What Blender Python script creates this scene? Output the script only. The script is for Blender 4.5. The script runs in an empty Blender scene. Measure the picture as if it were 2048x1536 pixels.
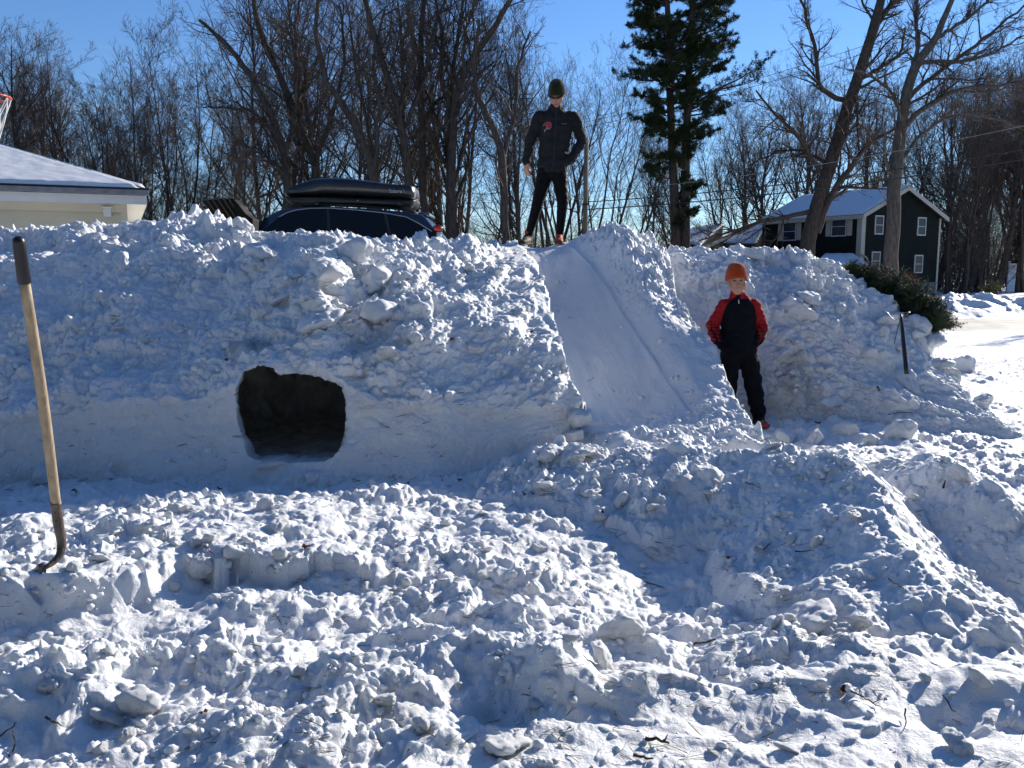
import bpy, bmesh, math, random
import numpy as np
from mathutils import Vector, Matrix
R = math.radians

# ------------------------------------------------------------------ camera, sky, sun
scn = bpy.context.scene
COL = scn.collection
F, CU, CV, HV = 1740.0, 1024.0, 768.0, 540.0      # focal length and centre in photo pixels, horizon row
CAMZ = 1.6
PITCH = math.atan((CV - HV) / F)
cam_d = bpy.data.cameras.new('camera')
cam_d.sensor_width = 36.0
cam_d.lens = F / 2048 * 36
cam_d.clip_end = 2000
cam_o = bpy.data.objects.new('camera', cam_d)
COL.objects.link(cam_o)
cam_o.location = (0, 0, CAMZ)
cam_o.rotation_euler = (math.pi / 2 - PITCH, 0, 0)
scn.camera = cam_o

SUN_AZ, SUN_EL = R(43.5), R(22.3)                    # azimuth to the right of straight ahead
sun_dir = Vector((math.sin(SUN_AZ) * math.cos(SUN_EL), math.cos(SUN_AZ) * math.cos(SUN_EL), math.sin(SUN_EL)))
world = bpy.data.worlds.new('World')
scn.world = world
world.use_nodes = True
nt = world.node_tree
nt.nodes.clear()
wo = nt.nodes.new('ShaderNodeOutputWorld')
bg = nt.nodes.new('ShaderNodeBackground')
sky = nt.nodes.new('ShaderNodeTexSky')
sky.sky_type = 'NISHITA'
sky.sun_disc = False
sky.sun_elevation = SUN_EL
sky.sun_rotation = SUN_AZ
sky.altitude = 0
sky.air_density = 1.0
sky.dust_density = 0.0
sky.ozone_density = 4.0
bg.inputs['Strength'].default_value = 0.086
# thin high cloud streaks, laid out in world direction
tc = nt.nodes.new('ShaderNodeTexCoord')
mp = nt.nodes.new('ShaderNodeMapping'); mp.inputs['Scale'].default_value = (2.2, 2.2, 16)
nz = nt.nodes.new('ShaderNodeTexNoise'); nz.inputs['Scale'].default_value = 1.5; nz.inputs['Detail'].default_value = 5
cr = nt.nodes.new('ShaderNodeMapRange'); cr.inputs[1].default_value = .6; cr.inputs[2].default_value = .85
cr.inputs[3].default_value = 0; cr.inputs[4].default_value = .30
mx = nt.nodes.new('ShaderNodeMixRGB'); mx.inputs[2].default_value = (5.5, 6.2, 7.0, 1)
hs = nt.nodes.new('ShaderNodeHueSaturation'); hs.inputs['Saturation'].default_value = 1.05
nt.links.new(tc.outputs['Generated'], mp.inputs['Vector'])
nt.links.new(mp.outputs[0], nz.inputs['Vector'])
nt.links.new(nz.outputs['Fac'], cr.inputs[0])
nt.links.new(cr.outputs[0], mx.inputs[0])
nt.links.new(sky.outputs[0], hs.inputs['Color'])
tn = nt.nodes.new('ShaderNodeMixRGB'); tn.blend_type = 'MULTIPLY'; tn.inputs[0].default_value = 1; tn.inputs[2].default_value = (.88, 1.0, 1.21, 1)
nt.links.new(hs.outputs[0], tn.inputs[1]); nt.links.new(tn.outputs[0], mx.inputs[1])
nt.links.new(mx.outputs[0], bg.inputs['Color'])
nt.links.new(bg.outputs[0], wo.inputs['Surface'])

sun_d = bpy.data.lights.new('sun', 'SUN')
sun_d.energy = 5.0
sun_d.angle = R(0.53)
sun_d.color = (1.0, 0.93, 0.82)
sun_o = bpy.data.objects.new('sun', sun_d)
COL.objects.link(sun_o)
sun_o.rotation_euler = sun_dir.to_track_quat('Z', 'Y').to_euler()
sun_o.location = (20, 14, 12)

scn.view_settings.view_transform = 'Standard'
scn.view_settings.look = 'None'
scn.view_settings.gamma = 1
scn.view_settings.exposure = 0.55
scn.cycles.max_bounces = 8
scn.cycles.diffuse_bounces = 4
scn.cycles.glossy_bounces = 2
scn.cycles.transmission_bounces = 3
scn.cycles.transparent_max_bounces = 6

# ------------------------------------------------------------------ helpers
rng = np.random.default_rng(7)

def W(u, v, Y):
    """world point seen at photo pixel (u, v) at forward distance Y"""
    cp, sp = math.cos(PITCH), math.sin(PITCH)
    a = (CV - v) / F
    dy, dz = cp + a * sp, -sp + a * cp
    s = Y / dy
    return Vector(((u - CU) / F * s, Y, CAMZ + dz * s))

def Wnp(u, v, Y):
    cp, sp = math.cos(PITCH), math.sin(PITCH)
    a = (CV - v) / F
    dy, dz = cp + a * sp, -sp + a * cp
    s = Y / dy
    return (u - CU) / F * s, CAMZ + dz * s

def WG(u, v, z=0.25):
    """world point where the ray of photo pixel (u, v) meets height z"""
    cp, sp = math.cos(PITCH), math.sin(PITCH)
    a = (CV - v) / F
    dy, dz = cp + a * sp, -sp + a * cp
    s = (z - CAMZ) / dz
    return Vector(((u - CU) / F * s, dy * s, z))

def tag(o, label=None, cat=None, group=None, kind=None):
    if label: o['label'] = label
    if cat: o['category'] = cat
    if group: o['group'] = group
    if kind: o['kind'] = kind
    return o

def empty(name, loc=(0, 0, 0), rz=0):
    o = bpy.data.objects.new(name, None)
    o.empty_display_size = .1
    o.location = loc
    o.rotation_euler = (0, 0, rz)
    COL.objects.link(o)
    return o

def link_mesh(name, me, mat=None, parent=None):
    o = bpy.data.objects.new(name, me)
    COL.objects.link(o)
    if mat is not None and len(me.materials) == 0:
        me.materials.append(mat)
    if parent is not None:
        o.parent = parent
    return o

def np_mesh(name, V, faces, smooth=True):
    """V (n,3); faces = list of (m,k) int arrays"""
    me = bpy.data.meshes.new(name)
    V = np.asarray(V, np.float32)
    me.vertices.add(len(V))
    me.vertices.foreach_set('co', V.ravel())
    tot, cnt, st, idx = 0, [], [], []
    for f in faces:
        f = np.asarray(f, np.int32)
        if len(f) == 0: continue
        m, k = f.shape
        idx.append(f.ravel())
        st.append(tot + np.arange(m, dtype=np.int32) * k)
        tot += m * k
    idx = np.concatenate(idx); st = np.concatenate(st)
    me.loops.add(len(idx))
    me.loops.foreach_set('vertex_index', idx)
    me.polygons.add(len(st))
    me.polygons.foreach_set('loop_start', st)
    me.update(calc_edges=True)
    me.polygons.foreach_set('use_smooth', np.full(len(st), smooth, dtype=bool))
    return me

def grid_faces(nr, nc, flip=False):
    i = np.arange((nr - 1) * (nc - 1))
    r, c = i // (nc - 1), i % (nc - 1)
    a = r * nc + c
    q = np.stack([a, a + 1, a + nc + 1, a + nc], 1)
    return q[:, ::-1] if flip else q

# ------------------------------------------------------------------ numpy noise
def _h(ix, iy, seed):
    n = (ix.astype(np.int64) * 374761393 + iy.astype(np.int64) * 668265263 + seed * 1274126177) & 0xffffffff
    n = ((n ^ (n >> 13)) * 1274126177) & 0xffffffff
    n = (n ^ (n >> 16)) & 0xffffffff
    n = (n * 2246822519) & 0xffffffff
    return ((n ^ (n >> 15)) & 0xffffff) / float(0x1000000)

def gnoise(x, y, seed=0):
    ix, iy = np.floor(x), np.floor(y)
    fx, fy = x - ix, y - iy
    sx, sy = fx * fx * fx * (fx * (fx * 6 - 15) + 10), fy * fy * fy * (fy * (fy * 6 - 15) + 10)
    def g(ax, ay):
        t = _h(ix + ax, iy + ay, seed) * 2 * math.pi
        return np.cos(t) * (fx - ax) + np.sin(t) * (fy - ay)
    a = g(0, 0) * (1 - sx) + g(1, 0) * sx
    b = g(0, 1) * (1 - sx) + g(1, 1) * sx
    return (a * (1 - sy) + b * sy) * 1.5

def fbm(x, y, octv=4, seed=0, gain=.5, billow=False):
    t, amp, f = 0, 1, 1
    for k in range(octv):
        n = gnoise(x * f + k * 17.3, y * f - k * 9.1, seed + k)
        if billow: n = np.abs(n) * 2 - .5
        t = t + n * amp
        amp *= gain; f *= 2.03
    return t

def lumps(x, y, seed=0, dens=.5, rmin=.3, rmax=.62):
    """scattered rounded, faceted lumps, unit height, unit cells"""
    ix, iy = np.floor(x), np.floor(y)
    out = np.zeros_like(x)
    fr = lambda h, k: (h * k) % 1.0
    for dx in (-1, 0, 1):
        for dy in (-1, 0, 1):
            h = _h(ix + dx, iy + dy, seed)
            ddx = x - (ix + dx + .15 + .7 * fr(h, 157.31)); ddy = y - (iy + dy + .15 + .7 * fr(h, 419.77))
            w = np.nonzero((h < dens) & (ddx * ddx + ddy * ddy < (rmax * 1.3) ** 2))
            if len(w[0]) == 0: continue
            h = h[w] / dens; ddx = ddx[w]; ddy = ddy[w]
            rr = rmin + (rmax - rmin) * fr(h, 733.3) ** 1.5
            an = fr(h, 1021.7) * 6.283
            el = .78 + .44 * fr(h, 1637.1)
            ca, sa = np.cos(an), np.sin(an)
            u = (ddx * ca + ddy * sa) / el; v = (-ddx * sa + ddy * ca) * el
            d = np.sqrt(np.maximum(np.maximum(np.abs(u) * 1.08, np.abs(v)), np.abs(u * .7 + v * .7)) * np.sqrt(u * u + v * v)) / rr
            s = np.clip(1 - d, 0, 1)
            dome = np.sqrt(np.clip(1 - (1 - s) ** 2.4, 0, 1))
            top = .66 + (u * (fr(h, 2311.9) - .5) + v * (fr(h, 3089.3) - .5)) / rr * .7
            # smooth minimum of dome and tilted top
            k = .12
            hh = np.clip(.5 + .5 * (top - dome) / k, 0, 1)
            m = top * (1 - hh) + dome * hh - k * hh * (1 - hh)
            out[w] = np.maximum(out[w], np.where(s > 0, np.maximum(m, 0) * rr / rmax, 0))
    return out

def smooth1d(A, n, axis):
    k = np.exp(-np.linspace(-2, 2, 2 * n + 1) ** 2); k /= k.sum()
    P = np.concatenate([np.repeat(np.take(A, [0], axis), n, axis), A, np.repeat(np.take(A, [-1], axis), n, axis)], axis)
    out = 0
    L = A.shape[axis]
    for i, w in enumerate(k):
        out = out + w * np.take(P, np.arange(i, i + L), axis)
    return out

def sstep(a, b, x):
    t = np.clip((x - a) / (b - a), 0, 1)
    return t * t * (3 - 2 * t)

# ------------------------------------------------------------------ materials
def new_mat(name):
    m = bpy.data.materials.new(name); m.use_nodes = True
    n = m.node_tree; n.nodes.clear()
    out = n.nodes.new('ShaderNodeOutputMaterial')
    b = n.nodes.new('ShaderNodeBsdfPrincipled')
    n.links.new(b.outputs[0], out.inputs[0])
    return m, n, b

def mat(name, col, rough=.7, metal=0, var=.15, scale=8, bump=0, bscale=60, stretch=(1, 1, 1), coat=0, spec=.5, col2=None):
    m, n, b = new_mat(name)
    tcn = n.nodes.new('ShaderNodeTexCoord')
    mpn = n.nodes.new('ShaderNodeMapping'); mpn.inputs['Scale'].default_value = stretch
    no = n.nodes.new('ShaderNodeTexNoise'); no.inputs['Scale'].default_value = scale; no.inputs['Detail'].default_value = 5
    rp = n.nodes.new('ShaderNodeMixRGB')
    c2 = col2 or tuple(c * (1 - var) for c in col)
    c1 = col if col2 else tuple(min(1, c * (1 + var)) for c in col)
    rp.inputs[1].default_value = (*c2, 1); rp.inputs[2].default_value = (*c1, 1)
    mr = n.nodes.new('ShaderNodeMapRange'); mr.inputs[1].default_value = .35; mr.inputs[2].default_value = .65
    n.links.new(tcn.outputs['Object'], mpn.inputs[0]); n.links.new(mpn.outputs[0], no.inputs['Vector'])
    n.links.new(no.outputs['Fac'], mr.inputs[0]); n.links.new(mr.outputs[0], rp.inputs[0])
    n.links.new(rp.outputs[0], b.inputs['Base Color'])
    b.inputs['Roughness'].default_value = rough
    b.inputs['Metallic'].default_value = metal
    b.inputs['Specular IOR Level'].default_value = spec
    if coat: b.inputs['Coat Weight'].default_value = coat
    if bump:
        bn = n.nodes.new('ShaderNodeTexNoise'); bn.inputs['Scale'].default_value = bscale; bn.inputs['Detail'].default_value = 4
        bp = n.nodes.new('ShaderNodeBump'); bp.inputs['Strength'].default_value = bump; bp.inputs['Distance'].default_value = .01
        n.links.new(mpn.outputs[0], bn.inputs['Vector']); n.links.new(bn.outputs['Fac'], bp.inputs['Height'])
        n.links.new(bp.outputs[0], b.inputs['Normal'])
    return m

def snow_mat(name, dirt_shade=True, bumpd=.008, sss=True):
    m, n, b = new_mat(name)
    L = n.links.new
    tcn = n.nodes.new('ShaderNodeTexCoord')
    base = n.nodes.new('ShaderNodeMixRGB')
    base.inputs[1].default_value = (.73, .745, .765, 1); base.inputs[2].default_value = (.81, .81, .805, 1)
    n1 = n.nodes.new('ShaderNodeTexNoise'); n1.inputs['Scale'].default_value = 3.0; n1.inputs['Detail'].default_value = 6
    L(tcn.outputs['Object'], n1.inputs['Vector']); L(n1.outputs['Fac'], base.inputs[0])
    colout = base.outputs[0]
    if dirt_shade:
        at = n.nodes.new('ShaderNodeAttribute'); at.attribute_name = 'dirt_shade'
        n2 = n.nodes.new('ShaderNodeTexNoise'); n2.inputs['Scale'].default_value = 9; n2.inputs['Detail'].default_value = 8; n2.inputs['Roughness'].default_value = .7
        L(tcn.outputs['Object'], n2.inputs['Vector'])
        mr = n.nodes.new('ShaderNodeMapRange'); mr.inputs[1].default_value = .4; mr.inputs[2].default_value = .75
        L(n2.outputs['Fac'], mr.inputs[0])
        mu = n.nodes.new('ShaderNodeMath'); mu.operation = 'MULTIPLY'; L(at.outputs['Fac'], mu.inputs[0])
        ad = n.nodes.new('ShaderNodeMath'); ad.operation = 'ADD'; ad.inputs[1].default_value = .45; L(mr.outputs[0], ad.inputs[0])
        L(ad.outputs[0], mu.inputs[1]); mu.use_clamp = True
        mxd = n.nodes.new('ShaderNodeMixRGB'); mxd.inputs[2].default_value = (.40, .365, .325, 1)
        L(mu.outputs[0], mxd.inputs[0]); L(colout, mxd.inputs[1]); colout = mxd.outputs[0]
        # specks of bark, needles and grit caught in the snow
        vo = n.nodes.new('ShaderNodeTexVoronoi'); vo.inputs['Scale'].default_value = 34; vo.inputs['Randomness'].default_value = 1
        L(tcn.outputs['Object'], vo.inputs['Vector'])
        lt = n.nodes.new('ShaderNodeMath'); lt.operation = 'LESS_THAN'; lt.inputs[1].default_value = .085; L(vo.outputs['Distance'], lt.inputs[0])
        se = n.nodes.new('ShaderNodeSeparateColor'); L(vo.outputs['Color'], se.inputs[0])
        gt = n.nodes.new('ShaderNodeMath'); gt.operation = 'GREATER_THAN'; gt.inputs[1].default_value = .86; L(se.outputs[0], gt.inputs[0])
        m2 = n.nodes.new('ShaderNodeMath'); m2.operation = 'MULTIPLY'; L(lt.outputs[0], m2.inputs[0]); L(gt.outputs[0], m2.inputs[1])
        m3 = n.nodes.new('ShaderNodeMath'); m3.operation = 'MULTIPLY'; m3.inputs[1].default_value = .75; L(m2.outputs[0], m3.inputs[0])
        mxs = n.nodes.new('ShaderNodeMixRGB'); mxs.inputs[2].default_value = (.10, .07, .045, 1)
        L(m3.outputs[0], mxs.inputs[0]); L(colout, mxs.inputs[1]); colout = mxs.outputs[0]
    L(colout, b.inputs['Base Color'])
    b.inputs['Roughness'].default_value = .55
    b.inputs['Specular IOR Level'].default_value = .35
    if sss:
        b.inputs['Subsurface Weight'].default_value = .2
        b.inputs['Subsurface Radius'].default_value = (.5, .8, 1.0)
        b.inputs['Subsurface Scale'].default_value = .02
    bn = n.nodes.new('ShaderNodeTexNoise'); bn.inputs['Scale'].default_value = 70; bn.inputs['Detail'].default_value = 6; bn.inputs['Roughness'].default_value = .65
    L(tcn.outputs['Object'], bn.inputs['Vector'])
    bp = n.nodes.new('ShaderNodeBump'); bp.inputs['Strength'].default_value = .9; bp.inputs['Distance'].default_value = bumpd
    L(bn.outputs['Fac'], bp.inputs['Height']); L(bp.outputs[0], b.inputs['Normal'])
    return m

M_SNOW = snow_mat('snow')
M_SNOWFAR = snow_mat('snow_far', dirt_shade=False, bumpd=.02, sss=False)
# ------------------------------------------------------------------ snow bank (traced as profiles at real depths)
# u : [(v, Y) x7]  base, top of cut wall, lower slope, middle, upper, brow, crest
ST = {
 -900: [(1010,5.3),(1000,5.45),(960,5.9),(900,6.4),(860,6.9),(850,7.3),(845,7.6)],
 -620: [(1000,5.3),(845,5.45),(750,5.9),(655,6.45),(585,6.95),(520,7.4),(510,7.65)],
 -260: [(985,5.35),(835,5.5),(735,5.95),(640,6.5),(560,7.0),(488,7.45),(474,7.7)],
 0:    [(975,5.4),(830,5.5),(730,5.95),(630,6.5),(550,7.0),(480,7.45),(462,7.7)],
 100:  [(970,5.4),(820,5.52),(720,5.98),(620,6.5),(540,7.05),(472,7.5),(456,7.78)],
 180:  [(965,5.4),(812,5.55),(710,6.0),(610,6.55),(528,7.1),(458,7.6),(442,7.85)],
 250:  [(960,5.4),(800,5.58),(705,6.05),(605,6.6),(520,7.15),(452,7.65),(437,7.95)],
 330:  [(955,5.4),(795,5.6),(700,6.1),(600,6.65),(514,7.2),(449,7.7),(434,8.0)],
 440:  [(950,5.42),(780,5.62),(695,6.06),(600,6.55),(518,7.1),(456,7.65),(442,8.0)],
 520:  [(945,5.45),(750,5.68),(690,6.02),(590,6.45),(518,7.0),(466,7.6),(453,8.0)],
 640:  [(940,5.45),(730,5.72),(670,5.98),(595,6.2),(505,6.65),(472,7.5),(461,8.0)],
 720:  [(935,5.5),(780,5.68),(690,6.1),(620,6.4),(532,6.9),(482,7.6),(468,8.1)],
 850:  [(930,5.6),(812,5.72),(710,6.0),(620,6.45),(543,7.0),(490,7.7),(477,8.2)],
 950:  [(915,5.7),(815,5.82),(710,6.15),(625,6.6),(547,7.2),(487,7.9),(469,8.4)],
 1000: [(900,5.78),(812,5.88),(710,6.2),(630,6.62),(550,7.2),(502,7.9),(480,8.7)],
 1060: [(885,5.84),(810,5.93),(704,6.3),(624,6.8),(552,7.5),(508,8.4),(491,9.3)],
 1130: [(872,5.93),(808,6.0),(702,6.42),(622,7.0),(560,7.8),(512,8.8),(490,9.5)],
 1168: [(868,5.98),(806,6.06),(702,6.5),(622,7.1),(560,7.9),(512,8.9),(488,9.5)],
 1200: [(800,7.6),(760,7.7),(700,7.9),(630,8.3),(565,8.7),(500,9.2),(478,9.6)],
 1240: [(800,8.1),(760,8.2),(700,8.3),(630,8.5),(565,8.8),(492,9.2),(464,9.6)],
 1290: [(830,8.1),(765,8.15),(700,8.2),(640,8.4),(570,8.7),(496,9.1),(469,9.5)],
 1340: [(838,7.9),(765,8.0),(700,8.1),(640,8.3),(580,8.6),(512,9.1),(488,9.5)],
 1450: [(843,7.85),(770,7.95),(690,8.1),(620,8.3),(560,8.6),(510,9.0),(490,9.4)],
 1600: [(850,7.6),(790,7.75),(710,8.0),(630,8.3),(560,8.6),(505,9.0),(487,9.4)],
 1680: [(857,7.5),(800,7.65),(720,7.9),(650,8.2),(585,8.5),(532,8.9),(512,9.2)],
 1760: [(860,7.35),(805,7.55),(745,7.8),(690,8.0),(645,8.3),(595,8.7),(572,8.9)],
 1850: [(862,7.2),(825,7.4),(785,7.6),(745,7.8),(712,8.0),(680,8.3),(664,8.5)],
 1930: [(867,7.1),(845,7.2),(820,7.4),(797,7.6),(774,7.8),(756,8.0),(746,8.1)],
 2010: [(880,7.0),(870,7.1),(862,7.2),(855,7.3),(848,7.5),(842,7.6),(838,7.7)],
 2100: [(905,7.0),(902,7.1),(898,7.2),(895,7.3),(890,7.5),(885,7.6),(880,7.7)],
}
RIMV = np.array([470, 485, 525, 575, 631, 695, 769, 853, 910, 960.])
RIMU = np.array([1025, 1038, 1072, 1092, 1105, 1125, 1148, 1200, 1310, 1400.])

def ramp_z(Y):
    Y = np.asarray(Y, float)
    z = np.interp(Y, [5.2, 5.7, 6.2, 6.55, 7, 8, 9, 9.5, 10.4, 11], [.49, .47, .47, .53, .68, 1.18, 1.69, 1.895, 1.90, 1.6])
    return z
# edges of the ramp in world X as functions of Y
RY = np.array([5.2, 5.7, 6.2, 6.5, 7, 7.5, 8, 8.5, 9, 9.5, 10.4])
def edge_from_u(us):
    return (np.array(us) - CU) / F * RY * 1.0
RXL = np.array([(u - CU) / F * Y for u, Y in zip([1345, 1290, 1222, 1190, 1150, 1125, 1106, 1092, 1072, 1040, 1030], RY)])
RXL = RXL - .09
RXR = np.array([1.60, 1.68, 1.72, 1.68, 1.67, 1.62, 1.50, 1.54, 1.50, 1.46, 1.40])
RXF = np.array([(u - CU) / F * Y for u, Y in zip([1470, 1440, 1400, 1372, 1322, 1275, 1234, 1195, 1150, 1130, 1120], RY)])

def build_bank():
    us = np.concatenate([np.linspace(-900, -126, 170)[:-1], np.linspace(-120, 1700, 930), np.linspace(1702, 2100, 200)])
    ks = sorted(ST)
    tv = np.array([[p[0] for p in ST[k]] for k in ks], float)
    ty = np.array([[p[1] for p in ST[k]] for k in ks], float)
    V7 = np.stack([np.interp(us, ks, tv[:, j]) for j in range(7)], 1)
    Y7 = np.stack([np.interp(us, ks, ty[:, j]) for j in range(7)], 1)
    V7 = smooth1d(V7, 14, 0); Y7 = smooth1d(Y7, 14, 0)
    U7 = np.repeat(us[:, None], 7, 1)
    X7, Z7 = Wnp(U7, V7, Y7)
    # add buried toe, plateau and back slope
    X = np.concatenate([X7[:, :1], X7, X7[:, 6:] , X7[:, 6:], X7[:, 6:]], 1)
    Y = np.concatenate([Y7[:, :1] - .3, Y7, Y7[:, 6:] + .7, Y7[:, 6:] + 1.5, Y7[:, 6:] + 2.6], 1)
    Z = np.concatenate([Z7[:, :1] - .35, Z7, Z7[:, 6:] - .02, Z7[:, 6:] - .35, Z7[:, 6:] * 0 - .2], 1)
    for A in (X,):
        A[:, 8:] = A[:, 8:] * (Y[:, 8:] / Y[:, 7:8]) ** .5
    knots = np.array([0, 22, 112, 170, 235, 300, 350, 385, 412, 432, 448]) * 1.22
    n = int(knots[-1]) + 1
    t = np.arange(n)
    def it(A):
        o = np.empty((n, A.shape[0]))
        k1 = np.searchsorted(knots, t, 'right') - 1
        k1 = np.clip(k1, 0, len(knots) - 2)
        f = (t - knots[k1]) / (knots[k1 + 1] - knots[k1])
        o = A[:, k1].T * (1 - f)[:, None] + A[:, k1 + 1].T * f[:, None]
        return o
    X, Y, Z = it(X), it(Y), it(Z)
    X0 = X.copy()
    X, Y, Z = (smooth1d(A, 9, 0) for A in (X, Y, Z))
    tk = t[:, None] / knots[-1] * 448 + 0 * X      # semantic coordinate
    # large-scale unevenness
    S = np.cumsum(np.sqrt(np.diff(X, axis=0, prepend=X[:1]) ** 2 + np.diff(Y, axis=0, prepend=Y[:1]) ** 2 + np.diff(Z, axis=0, prepend=Z[:1]) ** 2), 0)
    S = smooth1d(S, 20, 1)
    P = np.stack([X, Y, Z], 2)
    U = np.repeat(us[None, :], n, 0)
    # pixel row each vertex shows at
    def pixv(P):
        cp, sp = math.cos(PITCH), math.sin(PITCH)
        dy, dz = P[..., 1], P[..., 2] - CAMZ
        zf = dy * cp - dz * sp; up = dy * sp + dz * cp
        return CV - F * up / zf, CU + F * P[..., 0] / zf
    Vp, Up = pixv(P)
    # normals
    def normals(P):
        du = np.gradient(P, axis=1); dt = np.gradient(P, axis=0)
        N = np.cross(du, dt)
        N /= np.linalg.norm(N, axis=2, keepdims=True) + 1e-9
        return N
    N = normals(P)
    N = smooth1d(smooth1d(N, 6, 0), 6, 1)
    x, s = P[..., 0], S
    wall = sstep(14, 26, tk) * (1 - sstep(98, 120, tk)) * (1 - sstep(1120, 1200, U))
    Vc = Vp - .08 * (Up - 577) * sstep(60, -30, Vp - 832)
    cave = ((np.abs(Up - 582) / (108 * (1 - .07 * (Vc - 832) / 92))) ** 3.6 + (np.abs(Vc - 835) / 89) ** 3.6) ** (1 / 3.6)
    cave = cave + .03 * gnoise(Up * .03, Vp * .03, 4) + .02 * gnoise(Up * .1, Vp * .1, 5)
    near = np.clip(1.6 - cave, 0, 1)               # smooth scraped rim round the opening
    top = sstep(300, 360, tk)
    rough = (1 - .8 * wall) * (1 - .85 * sstep(.2, .9, near))
    wob = .10 * fbm(x * 1.1, s * 1.1, 3, 11) * (1 - .6 * wall)
    lump = .085 * lumps(x * 3.2, s * 3.2, 21, .5) + .055 * lumps(x * 6.5 + 4, s * 6.5, 31, .5) \
         + .036 * lumps(x * 13 + 4, s * 13, 41, .5) + .018 * lumps(x * 26, s * 26, 51, .45)
    zone = .35 + .9 * sstep(-.25, .35, fbm(x * .9 + 5, s * .9, 2, 77))
    zone = zone + .5 * top
    zone = zone * (1 - .4 * sstep(820, 960, U) * (1 - sstep(1150, 1200, U)))
    # cornice of big broken blocks above the opening
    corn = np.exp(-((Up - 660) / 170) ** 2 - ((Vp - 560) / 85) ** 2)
    lump = lump * zone + corn * (.17 * lumps(x * 2.1 + .3, s * 2.1 + .2, 61, .75) + .03)
    fine = .012 * fbm(x * 14, s * 14, 3, 91, billow=True) + .035 * fbm(x * 4, s * 4, 3, 95)
    fine = fine * (.45 + .55 * (1 - wall)) + wall * .02 * gnoise(x * 1.5, s * 7, 97)
    d = wob - .03 - .075 * top + rough * lump + fine * (1 - .5 * sstep(.2, .9, near))
    # feathering of the slid-over lip next to the ramp, left side stays smoother
    rimx = np.interp(P[..., 1], RY, RXL)
    ds = np.interp(Vp, RIMV, RIMU) - Up
    nearrim = np.exp(-(np.clip(ds, 0, 999) / 30) ** 2) * (ds > -60) * (Up < 1200)
    d = d * (1 - .6 * nearrim) + .02 * fbm(x * 9 + s * 3, s * 3, 3, 98) * nearrim
    P = P + N * d[..., None]
    # rim meets ramp
    zr = ramp_z(P[..., 1]) + .10
    k = nearrim * (P[..., 1] < 9.8) * sstep(8.3, 9.2, P[..., 1])
    P[..., 2] = P[..., 2] * (1 - .75 * k) + zr * .75 * k
    xr = np.interp(P[..., 1], RY, RXR)
    V3_, U3_ = pixv(P)
    jag = 5 * gnoise(P[..., 1] * 9, P[..., 2] * 9, 31) + 3 * gnoise(P[..., 1] * 25, P[..., 2] * 25, 32)
    inside = (U3_ > np.interp(V3_, RIMV, RIMU) + jag) & (U3_ > 1030) & (P[..., 0] < xr - .03) & (P[..., 1] > 5.6) & (P[..., 1] < 10.2)
    P[..., 2] = np.where(inside, np.minimum(P[..., 2], ramp_z(P[..., 1]) - .25), P[..., 2])
    # hollow of the snow cave: push the disc inward into a chamber
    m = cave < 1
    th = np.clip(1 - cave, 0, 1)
    rho = np.interp(th, [0, .04, .10, .20, .45, .75, 1], [1, 1.05, 1.45, 2.1, 2.2, 1.4, .03])
    dep = np.interp(th, [0, .04, .10, .20, .45, .75, 1], [0, .05, .18, .50, 1.3, 1.9, 2.1])
    cx, cz = -1.45, .66
    r_now = np.clip(cave, .03, 1)
    ux, uz = (P[..., 0] - cx) / r_now, (P[..., 2] - cz) / r_now
    px = cx + ux * rho
    pz = cz + uz * np.minimum(rho, 1.55)
    py = 5.70 + dep
    jit = .03 * fbm(px * 5, py * 5 + pz * 4, 3, 71)
    edge = sstep(0, .05, th)
    P[..., 0] = np.where(m, px + jit, P[..., 0])
    P[..., 1] = np.where(m, P[..., 1] * (1 - edge) + py * edge, P[..., 1])
    floor = .33 + .03 * fbm(px * 4, py * 4, 3, 72)
    P[..., 2] = np.where(m, np.maximum(pz + jit, floor), P[..., 2])
    # open threshold: lower lip is trodden down
    lip = (np.abs(Up - 585) < 105) & (Vp > 895) & (tk > 8) & (tk < 60)
    # dirt: scraped wall, hollow beside the child, undersides of the cornice
    dirt_shade = wall * 1.6 * (.16 + .35 * sstep(.1, .8, fbm(x * 1.3, s * 4, 3, 85))) * .55
    dirt_shade = dirt_shade + .75 * np.exp(-((Up - 1575) / 60) ** 2 - ((Vp - 775) / 75) ** 2)
    dirt_shade = dirt_shade + .35 * corn * sstep(.1, .6, fbm(x * 3, s * 3, 3, 86)) + .12 * sstep(.2, .9, fbm(x * 1.7, s * 1.7, 3, 87))
    dirt_shade = dirt_shade + np.where(m, sstep(0.02, .16, th) * 1.1, 0)  # dirty chamber walls, darkened further to paint in the cave's shade
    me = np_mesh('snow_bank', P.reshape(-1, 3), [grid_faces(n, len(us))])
    a = me.attributes.new('dirt_shade', 'FLOAT', 'POINT'); a.data.foreach_set('value', np.clip(dirt_shade, 0, 1).astype(np.float32).ravel())
    return me, P, Up, Vp, tk

bank_root = empty('snow_bank', (0, 6.5, 0.2))
tag(bank_root, 'long head-high bank of ploughed snow with a dark cave opening dug in it', 'snowbank')
me, BP, BU, BV, BT = build_bank()
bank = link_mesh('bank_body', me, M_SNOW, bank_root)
bank.location = (0, -6.5, -.2)

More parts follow.
